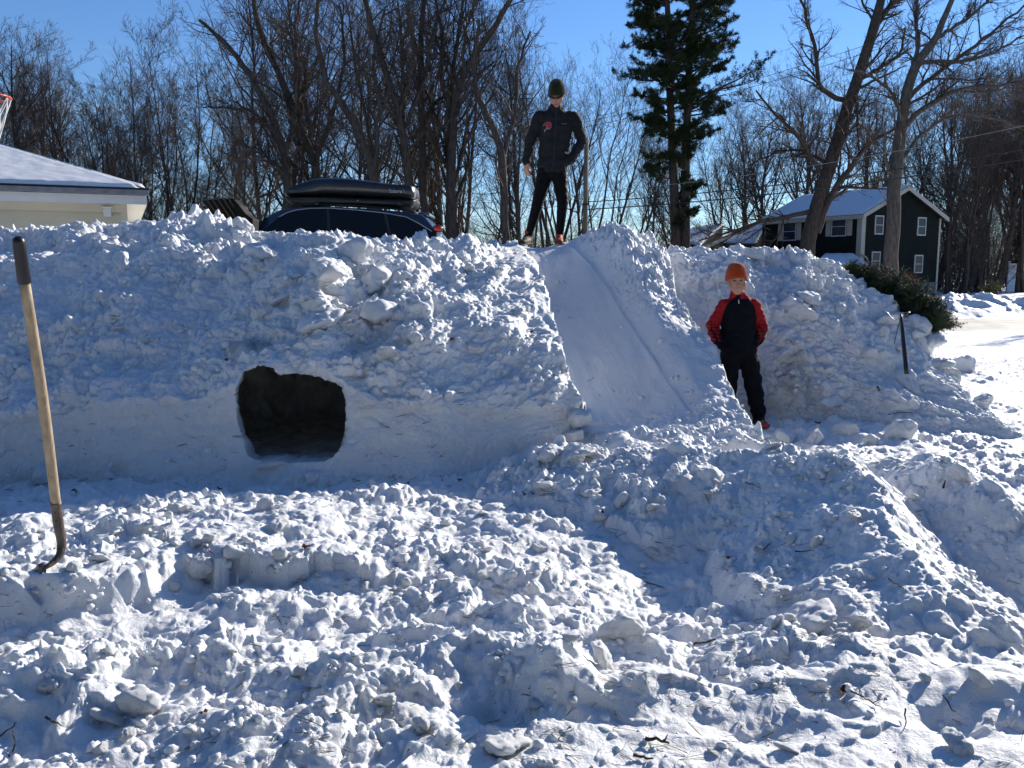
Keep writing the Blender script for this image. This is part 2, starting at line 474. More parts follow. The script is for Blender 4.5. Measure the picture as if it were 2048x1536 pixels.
def build_ramp():
    ny, nx = 620, 420
    Yv = np.linspace(5.25, 10.35, ny)
    c = np.concatenate([np.linspace(0, .05, 50)[:-1], np.linspace(.05, 1, nx - 49)])
    XL, XF, XR = (np.interp(Yv, RY, A) for A in (RXL, RXF, RXR))
    XL, XF, XR = (smooth1d(A[:, None], 18, 0)[:, 0] for A in (XL, XF, XR))
    # across: 0-.06 buried left flank, .06-.5 sliding lane, .5-.9 shoulder, .9-1 outer wall
    cc = np.array([0, .05, .5, .88, .93, 1.0])
    X = np.stack([np.interp(c, cc, [l - lw, l, f, r, r + .05, r + .22]) for l, f, r, lw in zip(XL, XF, XR, np.interp(Yv, [5.2, 6.9, 7.3], [.75, .7, .12]))])
    Yg = np.repeat(Yv[:, None], nx, 1)
    cg = np.repeat(c[None, :], ny, 0)
    z = ramp_z(Yg)
    zs = smooth1d(z, 22, 0)
    lane = np.clip((cg - .05) / .45, 0, 1)
    zs = zs - .06 * np.sin(math.pi * lane) ** 1.0 * sstep(5.9, 6.6, Yg)
    zs = zs + .10 * lane * sstep(6.0, 7.0, Yg) * (1 - sstep(9, 9.5, Yg))
    ridge = np.exp(-((cg - .5 - .006 * gnoise(Yg * 2.2, Yg * 0, 6)) / .02) ** 2) * (.55 + .8 * gnoise(Yg * 3, Yg * 0 + 4, 8))
    zs = zs + .016 * ridge * sstep(6.0, 6.8, Yg) * (1 - sstep(9, 9.4, Yg))
    sh = sstep(.5, .66, cg)
    hsh = np.interp(Yv, [5.2, 6.0, 6.6, 7.2, 8, 8.5, 9, 9.5, 10.4], [0, .02, .09, .10, .16, .28, .27, .16, .0])[:, None]
    fall = sstep(.66, .9, cg) * sstep(7.0, 7.8, Yg) * .75
    zs = zs + sh * hsh * (1 - fall) * (1 - .3 * sstep(8.6, 9.4, Yg))
    left = 1 - sstep(0, .05, cg)
    zs = zs - left * .5
    fl = np.interp(Yv, [5.2, 5.8, 6.3, 7, 8, 8.6, 10.4], [.1, .12, .2, .22, .25, 1.2, 1.6])[:, None]
    drop = sstep(.885, .96, cg)
    zs = zs * (1 - drop) + np.minimum(fl, zs) * drop
    x, y = X, Yg
    rough = sstep(.50, .60, cg) * (1 - .8 * sstep(.9, .94, cg)) * sstep(7.4, 8.2, y) + sstep(.78, .9, cg) * .5 + .55 * (1 - sstep(6.1, 6.7, y + .4 * gnoise(x * 3, y * 3, 3))) * sstep(.05, .1, cg)
    rough = np.clip(rough, 0, 1)
    d = (rough * (1 + .5 * sstep(.55, .65, cg) * sstep(7.4, 8, y))) * (.055 * lumps(x * 6, y * 6, 121, .6) + .038 * lumps(x * 14, y * 14, 131, .6) + .02 * lumps(x * 28, y * 28, 141, .5))
    d += .03 * fbm(x * 2.2, y * 1.6, 3, 151) * (1 - .5 * rough)
    # grooves drawn down the lane by sliding bodies, crumbs at its foot
    along = (cg * 60)
    d += (.0022 * gnoise(along * .6, y * .9, 161) * sstep(.05, .1, cg) + .0012 * gnoise(along * 1.7, y * 1.6, 162)) * (.4 + gnoise(x * 2, y * 2, 166))
    d += .0022 * fbm(x * 9, y * 7, 4, 167)
    d += .004 * fbm(x * 22, y * 22, 3, 163) * (.3 + rough)
    d += .03 * sstep(.62, .9, cg) * fbm(x * 5, y * 5, 3, 164) * (1 - drop)
    d += .05 * (1 - sstep(5.8, 6.5, y)) * fbm(x * 4, y * 4, 3, 165)
    zs = zs + d * (1 - left) - .45 * (1 - sstep(5.25, 5.42, Yg))
    # the outer face wobbles in and out
    X = X + drop * (.06 * fbm(y * 3, zs * 3, 3, 171) + .02 * gnoise(y * 14, zs * 5, 172))
    P = np.stack([X, Yg, zs], 2)
    me = np_mesh('slide', P.reshape(-1, 3), [grid_faces(ny, nx)])
    dirt_shade = .08 * sstep(.2, .8, fbm(x * 2, y * 2, 3, 181)) + 0 * x
    a = me.attributes.new('dirt_shade', 'FLOAT', 'POINT'); a.data.foreach_set('value', dirt_shade.astype(np.float32).ravel())
    return me, P
me, RP = build_ramp()
slide = link_mesh('slide', me, M_SNOW, bank_root)
slide.location = (0, -6.5, -.2)
tag(slide, 'smooth sledding lane running down from the crest')

# ------------------------------------------------------------------ ground
# ridges: pixel polyline (drawn at height z0), height, width towards camera, width behind
RID = [
 # terrace carrying the shovel: steep front
 ([(-80,1245),(60,1250),(180,1228),(300,1205),(345,1180)], .34, .035, .9, .25),
 ([(345,1180),(330,1120),(300,1080)], .05, .05, .12, .28),
 ([(-60,1420),(30,1405),(90,1440),(110,1500)], .17, .06, .14, .2),
 ([(-40,1300),(60,1330),(150,1370)], .08, .06, .3, .2),
 ([(560,1120),(640,1125),(700,1190)], .07, .05, .16, .25),
 ([(620,1520),(700,1440),(790,1410),(860,1385)], .12, .05, .18, .2),
 ([(420,1330),(560,1300),(640,1250),(720,1240)], .09, .06, .2, .2),
 ([(640,1110),(760,1150),(900,1150)], .07, .05, .2, .25),
 ([(900,1120),(1000,1105),(1080,1130)], .07, .06, .2, .25),
 ([(920,1260),(1010,1250),(1090,1275)], .10, .035, .22, .22),
 ([(900,1340),(980,1335),(1060,1370),(1120,1420)], .11, .03, .22, .2),
 ([(1090,1345),(1150,1310),(1220,1330)], .10, .03, .2, .2),
 ([(1110,1395),(1200,1380),(1270,1420)], .11, .03, .22, .18),
 ([(1200,1480),(1300,1455),(1400,1480),(1560,1465)], .07, .03, .3, .15),
 ([(930,1470),(1010,1450),(1080,1480)], .12, .05, .16, .15),
 ([(1380,1235),(1480,1210),(1560,1225),(1700,1215)], .09, .03, .2, .2),
 ([(1290,1300),(1400,1275),(1520,1290)], .09, .03, .22, .2),
 ([(1560,1295),(1680,1300),(1820,1330)], .10, .03, .2, .2),
 ([(1480,1345),(1600,1370),(1700,1345)], .09, .03, .22, .2),
 ([(1290,1395),(1420,1370),(1500,1385)], .06, .03, .2, .2),
 ([(1640,1420),(1760,1430),(1900,1440),(2080,1450)], .09, .025, .35, .15),
 ([(1900,1400),(1890,1370),(2060,1370)], .05, .05, .3, .15),
 ([(1730,1250),(1850,1270),(1960,1290)], .07, .04, .2, .2),
 ([(1860,1530),(1940,1470),(1990,1500)], .11, .06, .12, .15),
 ([(380,1290),(480,1255),(560,1265)], .06, .04, .15, .22),
 ([(250,1440),(330,1415),(420,1440)], .08, .05, .15, .2),
 ([(200,1090),(260,1075),(300,1110)], .06, .04, .12, .3),
 ([(740,1010),(900,990),(980,1010)], .06, .06, .2, .28),
 ([(100,1040),(300,1015),(470,1010)], .08, .06, .2, .28),
 ([(480,1015),(600,1000),(740,1000)], .06, .06, .2, .28),
]
PIT = [  # trodden holes (u, v, rx, ry, depth)
 (640,1270,.30,.13,.10),(500,1260,.25,.1,.06),(750,1310,.25,.12,.10),(1030,1190,.16,.12,.09),(960,1080,.2,.14,.08),
 (860,1045,.14,.1,.06),(1090,1110,.18,.12,.07),(1540,1440,.16,.05,.08),(1180,1420,.14,.06,.08),(1960,1420,.26,.10,.12),
 (360,1380,.2,.12,.08),(200,1300,.25,.1,.05),(1420,1330,.22,.08,.08),(1700,1385,.2,.06,.08),(1320,1240,.3,.1,.08),
 (840,1240,.2,.1,.07),(720,1120,.12,.08,.05),(1120,1200,.1,.08,.06),(1010,1420,.12,.08,.1),(560,1400,.2,.1,.07),
]
def seg_add(x, y, pts, hh, wf, wb, z0, seed):
    pw = [WG(u, v, z0) for u, v in pts]
    px = np.array([p.x for p in pw]); py = np.array([p.y for p in pw])
    M = 2.2 * max(wf, wb)
    bx = (x > px.min() - M) & (x < px.max() + M) & (y > py.min() - 2.2 * wf - .1) & (y < py.max() + M)
    out = np.zeros_like(x)
    if not bx.any(): return out
    xx, yy = x[bx], y[bx]
    yy = yy + .10 * fbm(xx * 3.5 + 9, yy * 3.5, 3, seed + 3)
    best = np.full(xx.shape, 1e9); side = np.zeros_like(xx)
    for i in range(len(px) - 1):
        dx, dy = px[i + 1] - px[i], py[i + 1] - py[i]
        L2 = dx * dx + dy * dy
        t = np.clip(((xx - px[i]) * dx + (yy - py[i]) * dy) / L2, 0, 1)
        ex, ey = xx - px[i] - t * dx, yy - py[i] - t * dy
        d = np.hypot(ex, ey)
        s = np.where(ey >= 0, 1, -1)
        u = d < best
        best = np.where(u, d, best); side = np.where(u, s, side)
    w = np.where(side > 0, wb, wf)
    out[bx] = (.42 if seed == 300 else .31) * hh * np.exp(-(best / w) ** 2) * ((1 + .25 * gnoise(xx * 2.1, yy * 2.1, seed + 7)) if seed == 300 else np.clip(.65 + 1.3 * gnoise(xx * 3.3, yy * 3.3, seed + 7), 0, 1.5))
    return out

def ridge_h(x, y, pts, win, wout, seed):
    """height of a bent ridge: pts (X, Y, height); win is the width on its left or near side, wout on the other"""
    P = np.array(pts, float)
    xx = x + .07 * gnoise(x * 2.5, y * 2.5, seed); yy = y + .07 * gnoise(x * 2.5 + 5, y * 2.5, seed + 1)
    best = np.full(x.shape, 1e9); H = np.zeros_like(x); S = np.ones_like(x)
    for i in range(len(P) - 1):
        dx, dy = P[i + 1, 0] - P[i, 0], P[i + 1, 1] - P[i, 1]; L2 = dx * dx + dy * dy
        t = np.clip(((xx - P[i, 0]) * dx + (yy - P[i, 1]) * dy) / L2, 0, 1)
        ex, ey = xx - P[i, 0] - t * dx, yy - P[i, 1] - t * dy
        d = np.hypot(ex, ey); u = d < best
        best = np.where(u, d, best); H = np.where(u, P[i, 2] * (1 - t) + P[i + 1, 2] * t, H); S = np.where(u, np.sign(dx * ey - dy * ex), S)
    w = np.where(S < 0, win, wout)
    q = np.clip(1 - best / w, 0, 1)
    return H * (.55 * q + .45 * q * q * (3 - 2 * q)) * (1 + .12 * gnoise(x * 2, y * 2, seed + 4))

def mound_h(x, y):
    """heap of rubble in front of the slide, bending towards the camera at its right end"""
    return ridge_h(x, y, [(-.25, 5.6, 0), (0, 5.55, .13), (.3, 5.4, .22), (.6, 5.15, .24), (1.0, 4.97, .27), (1.5, 4.86, .36), (1.74, 4.42, .42), (1.72, 3.95, .36), (1.70, 3.55, .27), (1.73, 3.25, .17), (1.8, 2.9, .0)], .95, .50, 601)
def mound2_h(x, y):
    return ridge_h(x, y, [(1.9, 5.9, 0), (2.2, 5.5, .14), (2.38, 4.95, .28), (2.42, 4.6, .30), (2.5, 4.2, .26), (2.6, 3.8, .13), (2.7, 3.4, 0)], .50, .65, 611)

def ground_base(x, y):
    z = .25 + 0 * x
    z = z - .11 * sstep(.0, .8, x) * np.exp(-((y - 3.7) / .8) ** 2) * (1 - sstep(3.0, 4.5, x))
    z = z - .04 * sstep(3, 6, x)
    z = z + .03 * (1 - sstep(-1.2, -.5, x)) * sstep(2.9, 3.3, y) * (1 - sstep(3.9, 4.8, y))
    z = z + .05 * np.exp(-((x + 1.8) / 1.2) ** 2 - ((y - 4.6) / .5) ** 2)
    z = z - .3 * sstep(11, 22, y)
    z = z + .62 * sstep(9.6, 11.6, y) * (1 - sstep(0, 3.5, x)) * (1 - sstep(18, 23, y))
    z = z - .05 * np.exp(-((y - 5.2) / .25) ** 2) * (1 - sstep(0, .4, x))
    return z

def ground_h(x, y, detail=True):
    z = ground_base(x, y)
    n1 = fbm(x * .8, y * .8, 3, 201)
    near = 1 - sstep(9, 14, y)
    z = z + .045 * n1 * near
    # snow on the smooth lit area lower right and the driveway strip right of the bank
    smooth = sstep(.35, .9, x + (2.9 - y) * 1.2) * (1 - sstep(2.75, 3.0, y + .05 * gnoise(x * 5, y * 5, 9)))
    smooth = np.maximum(smooth, .45 * sstep(3.4, 4.4, x) * sstep(5.5, 7.5, y))
    cs = WG(360, 1268, .25)
    smooth = np.maximum(smooth, .85 * np.exp(-(((x - cs.x) / .42) ** 2 + ((y - cs.y) / .16) ** 2) ** 1.5))
    rf = (1 - .93 * smooth)
    if detail:
        for i, (pts, hh, wf, wb, z0) in enumerate(RID):
            z = z + seg_add(x, y, pts, hh, max(wf, .09), max(wb, .28), z0, 300 + i * 11)
        for (u, v, rx, ry, dp) in PIT:
            ry = max(ry, .10)
            c = WG(u, v, .25)
            xx = x + .05 * gnoise(x * 6, y * 6, 17); yy = y + .05 * gnoise(x * 6 + 3, y * 6, 18)
            q = ((xx - c.x) / rx) ** 2 + ((yy - c.y) / ry) ** 2
            z = z - .55 * dp * np.exp(-np.clip(q, 0, 30) ** 1.6)
    patch = sstep(-.35, .45, fbm(x * 1.3, y * 1.3, 2, 207))
    am = (.35 + .85 * patch) * rf
    z = z + am * (.034 * lumps(x * 3.1, y * 3.6, 211, .4) + .036 * lumps(x * 6.3 + 2, y * 7, 221, .5)
                  + .038 * lumps(x * 13 + 2, y * 13, 231, .5) + .020 * lumps(x * 27 + 2, y * 27, 241, .5))
    z = z + (.026 * fbm(x * 3.4, y * 4.2, 4, 251) + .010 * fbm(x * 16, y * 16, 3, 255)) * (.3 + .7 * rf)
    z = z + smooth * (.012 * lumps(x * 9, y * 9, 261, .25, .15, .4) + .006 * lumps(x * 22, y * 22, 263, .3) + .012 * fbm(x * 2.5, y * 6, 3, 265))
    return z

def build_ground():
    ny = 860
    Yv = np.concatenate([np.geomspace(1.7, 12, ny), 12 * np.geomspace(1.006, 1.9, 90)])
    us = np.concatenate([np.linspace(-2600, -260, 60)[:-1], np.linspace(-160, 2210, 960), np.linspace(2250, 4600, 60)])
    x = (us[None, :] - CU) / F * Yv[:, None]
    y = np.repeat(Yv[:, None], len(us), 1)
    z = ground_h(x, y)
    z[:ny] = smooth1d(smooth1d(z[:ny], 2, 0), 1, 1)
    xo = .022 * fbm(x * 7, y * 7, 2, 271) ; yo = .03 * fbm(x * 6, y * 6, 2, 273)
    e = 1 - sstep(6, 9, y)
    P = np.stack([x + xo * e, y + yo * e + .25 * (z - ground_base(x, y)) * 0, z], 2)
    return P, x, y
GP, gx, gy = build_ground()
# the car park side behind the bank and far beyond: coarse sheets of the same ground
def far_h(x, y):
    z = -.06 + .62 * (1 - sstep(0, 3.5, x)) * (1 - sstep(18, 23, y)) + .05 * fbm(x * .15, y * .15, 3, 401) + .02 * fbm(x * 1.1, y * 1.1, 3, 402) * (1 - sstep(60, 90, y))
    # ploughed ridges along the far side of the road
    rd = y - (24.5 + (x - 12) * .10)              # distance beyond the near road edge
    z = z + .62 * np.exp(-((rd - 9.2 + .5 * gnoise(x * .4, y * 0, 403)) / 1.6) ** 2) * (1 + .4 * fbm(x * 1.2, y * 1.2, 4, 404)) * sstep(3, 9, x)
    z = z + .55 * np.exp(-((rd + 3.0) / 2.2) ** 2) * (.75 + .5 * fbm(x * .8, y * .8, 4, 405)) * sstep(13.8, 16.5, x + .8 * gnoise(x, y, 4))
    z = z - .13 * sstep(-.8, 0, rd) * (1 - sstep(6.6, 7.4, rd)) * sstep(2, 6, x)
    z = z - .55 * sstep(36, 60, y) * 0
    z = z + .03 * lumps(x * 1.7, y * 1.7, 408, .5) * sstep(8, 9, rd + 8) * (1 - sstep(10, 11, rd)) * sstep(3, 9, x)
    return z
ys2 = np.concatenate([np.linspace(22.5, 48, 340), np.geomspace(48.4, 420, 90)])
us2 = np.concatenate([np.linspace(-2600, 1380, 120)[:-1], np.linspace(1400, 2250, 420), np.linspace(2290, 4600, 50)])
x2 = (us2[None, :] - CU) / F * ys2[:, None]; y2 = np.repeat(ys2[:, None], len(us2), 1)
z2 = far_h(x2, y2)
# join the near sheet to the far one over y 14..22.8
k = sstep(13, 22, gy)
GP[..., 2] = GP[..., 2] * (1 - k) + far_h(gx, gy) * k
P2 = np.stack([x2, y2, z2 + .002], 2)
yb = np.linspace(-60, 1.75, 40); xb = np.linspace(-60, 60, 60)
xb, yb = np.meshgrid(xb, yb)
P3 = np.stack([xb, yb, .22 + .04 * fbm(xb, yb, 3, 409)], 2)
nA, nB = GP.shape[0] * GP.shape[1], P2.shape[0] * P2.shape[1]
me = np_mesh('snowy_ground', np.concatenate([GP.reshape(-1, 3), P2.reshape(-1, 3), P3.reshape(-1, 3)]),
             [grid_faces(GP.shape[0], GP.shape[1]), grid_faces(P2.shape[0], P2.shape[1]) + nA, grid_faces(40, 60) + nA + nB])
dirt_shade = np.concatenate([(.06 * sstep(.3, .9, fbm(gx * 2, gy * 2, 3, 410))).ravel(), np.zeros(P2.shape[0] * P2.shape[1] + 2400)])
a = me.attributes.new('dirt_shade', 'FLOAT', 'POINT'); a.data.foreach_set('value', dirt_shade.astype(np.float32))
ground = link_mesh('snowy_ground', me, M_SNOW)
tag(ground, kind='structure')

# ------------------------------------------------------------------ heap below the slide
def build_heap():
    xs = np.linspace(-.45, 4.3, 900); ysv = np.geomspace(2.7, 7.2, 660)
    x, y = np.meshgrid(xs, ysv)
    h = mound_h(x, y); h2 = mound2_h(x, y)
    hm = np.maximum(h, h2) + .25 * np.minimum(h, h2)
    m = sstep(0.01, .08, hm)
    z = ground_base(x, y) + hm * 1.0
    z += m * (.03 * fbm(x * 1.8, y * 1.8, 3, 501))
    rr = .35 + .75 * sstep(-.3, .4, fbm(x * 1.6, y * 1.6, 2, 503)) + .5 * (1 - sstep(.6, 1.0, x))
    z += m * rr * (.055 * lumps(x * 4.2, y * 4.2, 511, .45) + .042 * lumps(x * 8.5, y * 8.5, 521, .5) + .026 * lumps(x * 17, y * 17, 531, .5) + .012 * lumps(x * 34, y * 34, 541, .4))
    z += m * (.02 * fbm(x * 5, y * 5, 4, 551) + .004 * fbm(x * 24, y * 24, 2, 552))
    z = z - (1 - m) * .18 - .03 * (1 - sstep(.0, .05, hm))
    P = np.stack([x, y, z], 2)
    me = np_mesh('snow_heap', P.reshape(-1, 3), [grid_faces(P.shape[0], P.shape[1])])
    dirt_shade = .10 * sstep(.2, .8, fbm(x * 2, y * 2, 3, 560))
    a = me.attributes.new('dirt_shade', 'FLOAT', 'POINT'); a.data.foreach_set('value', dirt_shade.astype(np.float32).ravel())
    return me, P
me, HP = build_heap()
heap = link_mesh('snow_heap', me, M_SNOW)
tag(heap, 'low rubbly heap of snow at the foot of the smooth slide', 'snow heap')
# ------------------------------------------------------------------ trees
M_BARK = mat('bark', (.080, .062, .050), .95, var=.35, scale=6, bump=.8, bscale=25, stretch=(3, 3, .6), spec=.15)
M_BARKG = mat('bark_grey', (.115, .097, .080), .95, var=.35, scale=5, bump=.8, bscale=22, stretch=(3, 3, .6), spec=.15)
M_TWIG = mat('twigs', (.105, .08, .066), .9, var=.3, scale=2, spec=.2)
M_TWIGR = mat('twigs_reddish', (.30, .13, .05), .9, var=.3, scale=3, spec=.2)
M_PINE = mat('pine_needles', (.040, .062, .020), .65, var=.45, scale=2.5, spec=.3, col2=(.022, .036, .013))
M_FIR = mat('fir_needles', (.050, .088, .030), .6, var=.4, scale=6, spec=.35, col2=(.020, .042, .016))

def nrm(a): return a / (np.linalg.norm(a, axis=-1, keepdims=True) + 1e-9)

def grow(g, start, d, L, r0, r1, K, wander, up):
    n = len(L)
    pts = np.empty((n, K + 1, 3)); pts[:, 0] = start
    cur = d.copy()
    for k in range(K):
        cur = nrm(cur + g.normal(0, wander, (n, 3)) + np.array([0, 0, up]))
        pts[:, k + 1] = pts[:, k] + cur * (L / K)[:, None]
    f = np.linspace(0, 1, K + 1)[None, :]
    rad = r0[:, None] * (1 - f) + r1[:, None] * f
    return pts, rad

def spawn(g, pts, rad, m, tmin, tmax, ang, angv, lr, Lp, thin, outb=0):
    n, K1, _ = pts.shape
    t = tmin + (tmax - tmin) * ((np.arange(m)[None, :] + g.random((n, m))) / m)
    t = t.clip(0, .999).ravel(); idx = np.repeat(np.arange(n), m)
    a = t * (K1 - 1); k = a.astype(int); f = (a - k)[:, None]
    p = pts[idx, k] * (1 - f) + pts[idx, k + 1] * f
    dd = nrm(pts[idx, k + 1] - pts[idx, k])
    rr = rad[idx, k] * (1 - f[:, 0]) + rad[idx, k + 1] * f[:, 0]
    q = nrm(np.cross(dd, g.normal(0, 1, dd.shape)))
    th = np.radians(ang + g.normal(0, angv, len(idx)))[:, None]
    nd = nrm(dd * np.cos(th) + q * np.sin(th))
    L = Lp[idx] * lr * (1.1 - .55 * t) * (.65 + .7 * g.random(len(idx)))
    return p, nd, L, rr * thin

def tubes(pts, rad, sides):
    n, K1, _ = pts.shape
    tan = np.gradient(pts, axis=1); tan = nrm(tan)
    ref = np.where(np.abs(tan[:, :1, 2:3]) > .9, np.array([1., 0, 0]), np.array([0, 0, 1.]))
    ref = np.repeat(ref, K1, 1)
    A = nrm(np.cross(tan, ref)); B = np.cross(tan, A)
    an = np.arange(sides) * 2 * math.pi / sides
    V = pts[:, :, None] + rad[:, :, None, None] * (A[:, :, None] * np.cos(an)[None, None, :, None] + B[:, :, None] * np.sin(an)[None, None, :, None])
    base = (np.arange(n)[:, None, None] * K1 + np.arange(K1 - 1)[None, :, None]) * sides
    j = np.arange(sides)[None, None, :]
    j2 = (j + 1) % sides
    q = np.stack([base + j, base + j2, base + sides + j2, base + sides + j], -1).reshape(-1, 4)
    return V.reshape(-1, 3), q

class Bag:
    def __init__(s): s.V = []; s.F = {}; s.n = 0
    def add(s, V, f):
        f = np.asarray(f)
        s.V.append(np.asarray(V, float)); s.F.setdefault(f.shape[1], []).append(f + s.n); s.n += len(V)
    def tube(s, pts, rad, sides): s.add(*tubes(pts, rad, sides))
    def mesh(s, name, m=None, smooth=True):
        me = np_mesh(name, np.concatenate(s.V), [np.concatenate(v) for v in s.F.values()], smooth)
        if m is not None: me.materials.append(m)
        return me

def poly_pts(P, K):
    P = np.array(P, float)
    s = np.concatenate([[0], np.cumsum(np.linalg.norm(np.diff(P, axis=0), axis=1))]); s /= s[-1]
    t = np.linspace(0, 1, K + 1)
    o = np.stack([np.interp(t, s, P[:, i]) for i in range(3)], 1)
    o2 = smooth1d(o, 2, 0); o2[0] = o[0]; o2[-1] = o[-1]
    return o2

def twigs(g, bag, stems, spec, mn=.0045):
    """stems: list of (pts, rad, L); spec: list of levels (m, tmin, ang, angv, lr, thin, K, wander, up, sides)"""
    for lv, (m, tmin, ang, angv, lr, thin, K, wd, up, sd) in enumerate(spec):
        nxt = []
        for pts, rad, Lp in stems:
            p, d, L, r = spawn(g, pts, rad, m, tmin, 1, ang, angv, lr, Lp, thin)
            r = np.maximum(r, mn)
            q, rr = grow(g, p, d, L, r, np.maximum(r * .35, mn * .6), K, wd, up)
            bag.tube(q, rr, sd)
            nxt.append((q, rr, L))
        stems = nxt

def make_deciduous(seed, H=12., stems=1, spread=.12, limbs=16, first=.28, lean=0, r=.17, dens=1.):
    g = np.random.default_rng(seed)
    tr, cr_ = Bag(), Bag()
    n = stems
    an = g.random(n) * 6.28
    d = nrm(np.stack([np.cos(an) * spread * (1 if n > 1 else .3) + lean, np.sin(an) * spread, np.ones(n)], 1))
    L = H * (.82 + .22 * g.random(n))
    st = np.zeros((n, 3)); st[:, 0] = np.cos(an) * .25 * (n > 1); st[:, 1] = np.sin(an) * .25 * (n > 1); st[:, 2] = -.3
    rr0 = r * (.7 + .5 * g.random(n)) / (n ** .38)
    q, rr = grow(g, st, d, L, rr0, rr0 * .12, 14, .07, .05)
    rr[:, 0] *= 1.35
    tr.tube(q, rr, 7)
    m = max(5, int(limbs / n ** .55))
    p, dd, L1, r1 = spawn(g, q, rr, m, first, .97, 42, 10, .36, L, .55)
    q1, rr1 = grow(g, p, dd, L1, r1, r1 * .18, 8, .13, .12)
    tr.tube(q1, rr1, 5)
    stems_ = [(q1, rr1, L1), (q[:, 9:], rr[:, 9:], L * .35)]
    a = dens
    twigs(g, cr_, stems_, [(int(7 * a), .15, 38, 12, .48, .55, 5, .14, .10, 4), (int(6 * a), .1, 36, 12, .5, .6, 4, .15, .08, 3), (4, .15, 34, 12, .55, .7, 3, .15, .06, 3)])
    return tr.mesh('trunk', M_BARK), cr_.mesh('crown', M_TWIG)

ORD, LAST = {}, [None]
def put_tree(name, tm, cm, loc, s, rz, label, group=None, cat='tree'):
    o = empty(name, loc, rz); o.scale = (s, s, s); LAST[0] = o
    tag(o, label, cat, group)
    a = link_mesh('trunk', tm, None, o); b = link_mesh('crown', cm, None, o)
    return o

PRO = {
 'vase':  [make_deciduous(11, 10, 6, .30, 26, .10, r=.16), make_deciduous(12, 10, 5, .26, 26, .12, r=.16, dens=1.1)],
 'wood':  [make_deciduous(21, 13, 1, .1, 22, .30, r=.19), make_deciduous(22, 13, 2, .16, 20, .25, r=.18), make_deciduous(23, 14, 1, .1, 24, .22, .04, r=.17), make_deciduous(24, 13, 1, .1, 18, .38, -.05, r=.15)],
 'slim':  [make_deciduous(31, 12, 1, .08, 15, .42, r=.10, dens=.8), make_deciduous(32, 12, 1, .08, 13, .5, r=.09, dens=.8)],
}
gt = random.Random(5)
def skyline(u):
    return np.interp(u, [-100, 0, 60, 100, 160, 215, 250, 300, 340, 400, 440, 470, 520, 600, 900, 1060, 1110, 1180, 1240, 1300, 1500, 1560, 1700, 2200],
                        [60, 70, 70, 110, 100, 190, 150, 135, 150, 200, 260, 150, -20, -60, -80, -20, 60, 110, 170, 190, 200, 150, 150, 140])
count = 0
def place(kind, u, Y, v=None, label='', group=None, fs=1.):
    global count
    pr = gt.choice(PRO[kind])
    Hp = {'vase': 9.6, 'wood': 13.2, 'slim': 12.}[kind]
    top = skyline(u) if v is None else v
    need = (HV - top) / F * Y + CAMZ
    p = W(u, 540, Y)
    put_tree('bare_tree', pr[0], pr[1], (p.x, Y, -.1), need / Hp * fs, gt.random() * 6.28, label, group)
    count += 1
    if group: ORD.setdefault(group, []).append((u, LAST[0]))
# the rounded many-stemmed trees on the left
for (u, Y, v) in [(310, 36, 130), (375, 37, 185), (255, 38, 170), (195, 40, 215)]:
    place('vase', u, Y, v, 'bare round-crowned many-stemmed tree by the garage roof', 'many-stemmed trees left of the gap of sky')
for (u, Y, v) in [(140, 40, 90), (75, 42, 70), (30, 34, 60), (-20, 32, 30), (100, 46, 110), (-60, 38, 50), (215, 48, 230)]:
    place('wood', u, Y, v, 'thin bare tree rising above the snowy garage roof', 'bare trees above the garage')
# the tall dense group in the middle
for i in range(10):
    u = 470 + i * 60 + gt.uniform(-16, 16)
    place('wood' if i % 4 else 'vase', u, gt.uniform(33, 44), None if u > 560 else None, 'tall bare tree in the thicket behind the car', 'bare trees behind the car and the man', gt.uniform(.8, 1.05))
for i in range(19):
    u = 440 + i * 38 + gt.uniform(-16, 16)
    place(gt.choice(['wood', 'slim', 'slim']), u, gt.uniform(44, 66), None, 'bare tree deep in the thicket behind the car', 'far bare trees in the middle of the wood', gt.uniform(.6, .95))
for i in range(30):
    u = 1070 + i * 15.5 + gt.uniform(-12, 12)
    place(gt.choice(['wood', 'slim', 'slim']), u, gt.uniform(50, 75), None, 'slender bare tree standing around the pine', 'bare trees beside and behind the pine', gt.uniform(.75, 1.05))
for i in range(40):
    u = 1520 + i * 15.5 + gt.uniform(-10, 10)
    place(gt.choice(['wood', 'slim', 'slim']), u, gt.uniform(70, 100), None, 'slender bare tree in the wood behind the green house', 'bare trees of the wood behind the house', gt.uniform(.75, 1.1))
for i in range(14):
    u = 1890 + i * 16 + gt.uniform(-10, 10)
    place(gt.choice(['wood', 'slim']), u, gt.uniform(60, 74), None, 'dark trunked bare tree right of the green house', 'bare trees right of the house', gt.uniform(.9, 1.1))
for i in range(11):
    u = -60 + i * 47 + gt.uniform(-12, 12)
    place(gt.choice(['vase', 'slim', 'wood']), u, gt.uniform(52, 75), None, 'distant bare tree behind the garage', 'far bare trees behind the garage', gt.uniform(.6, .85))

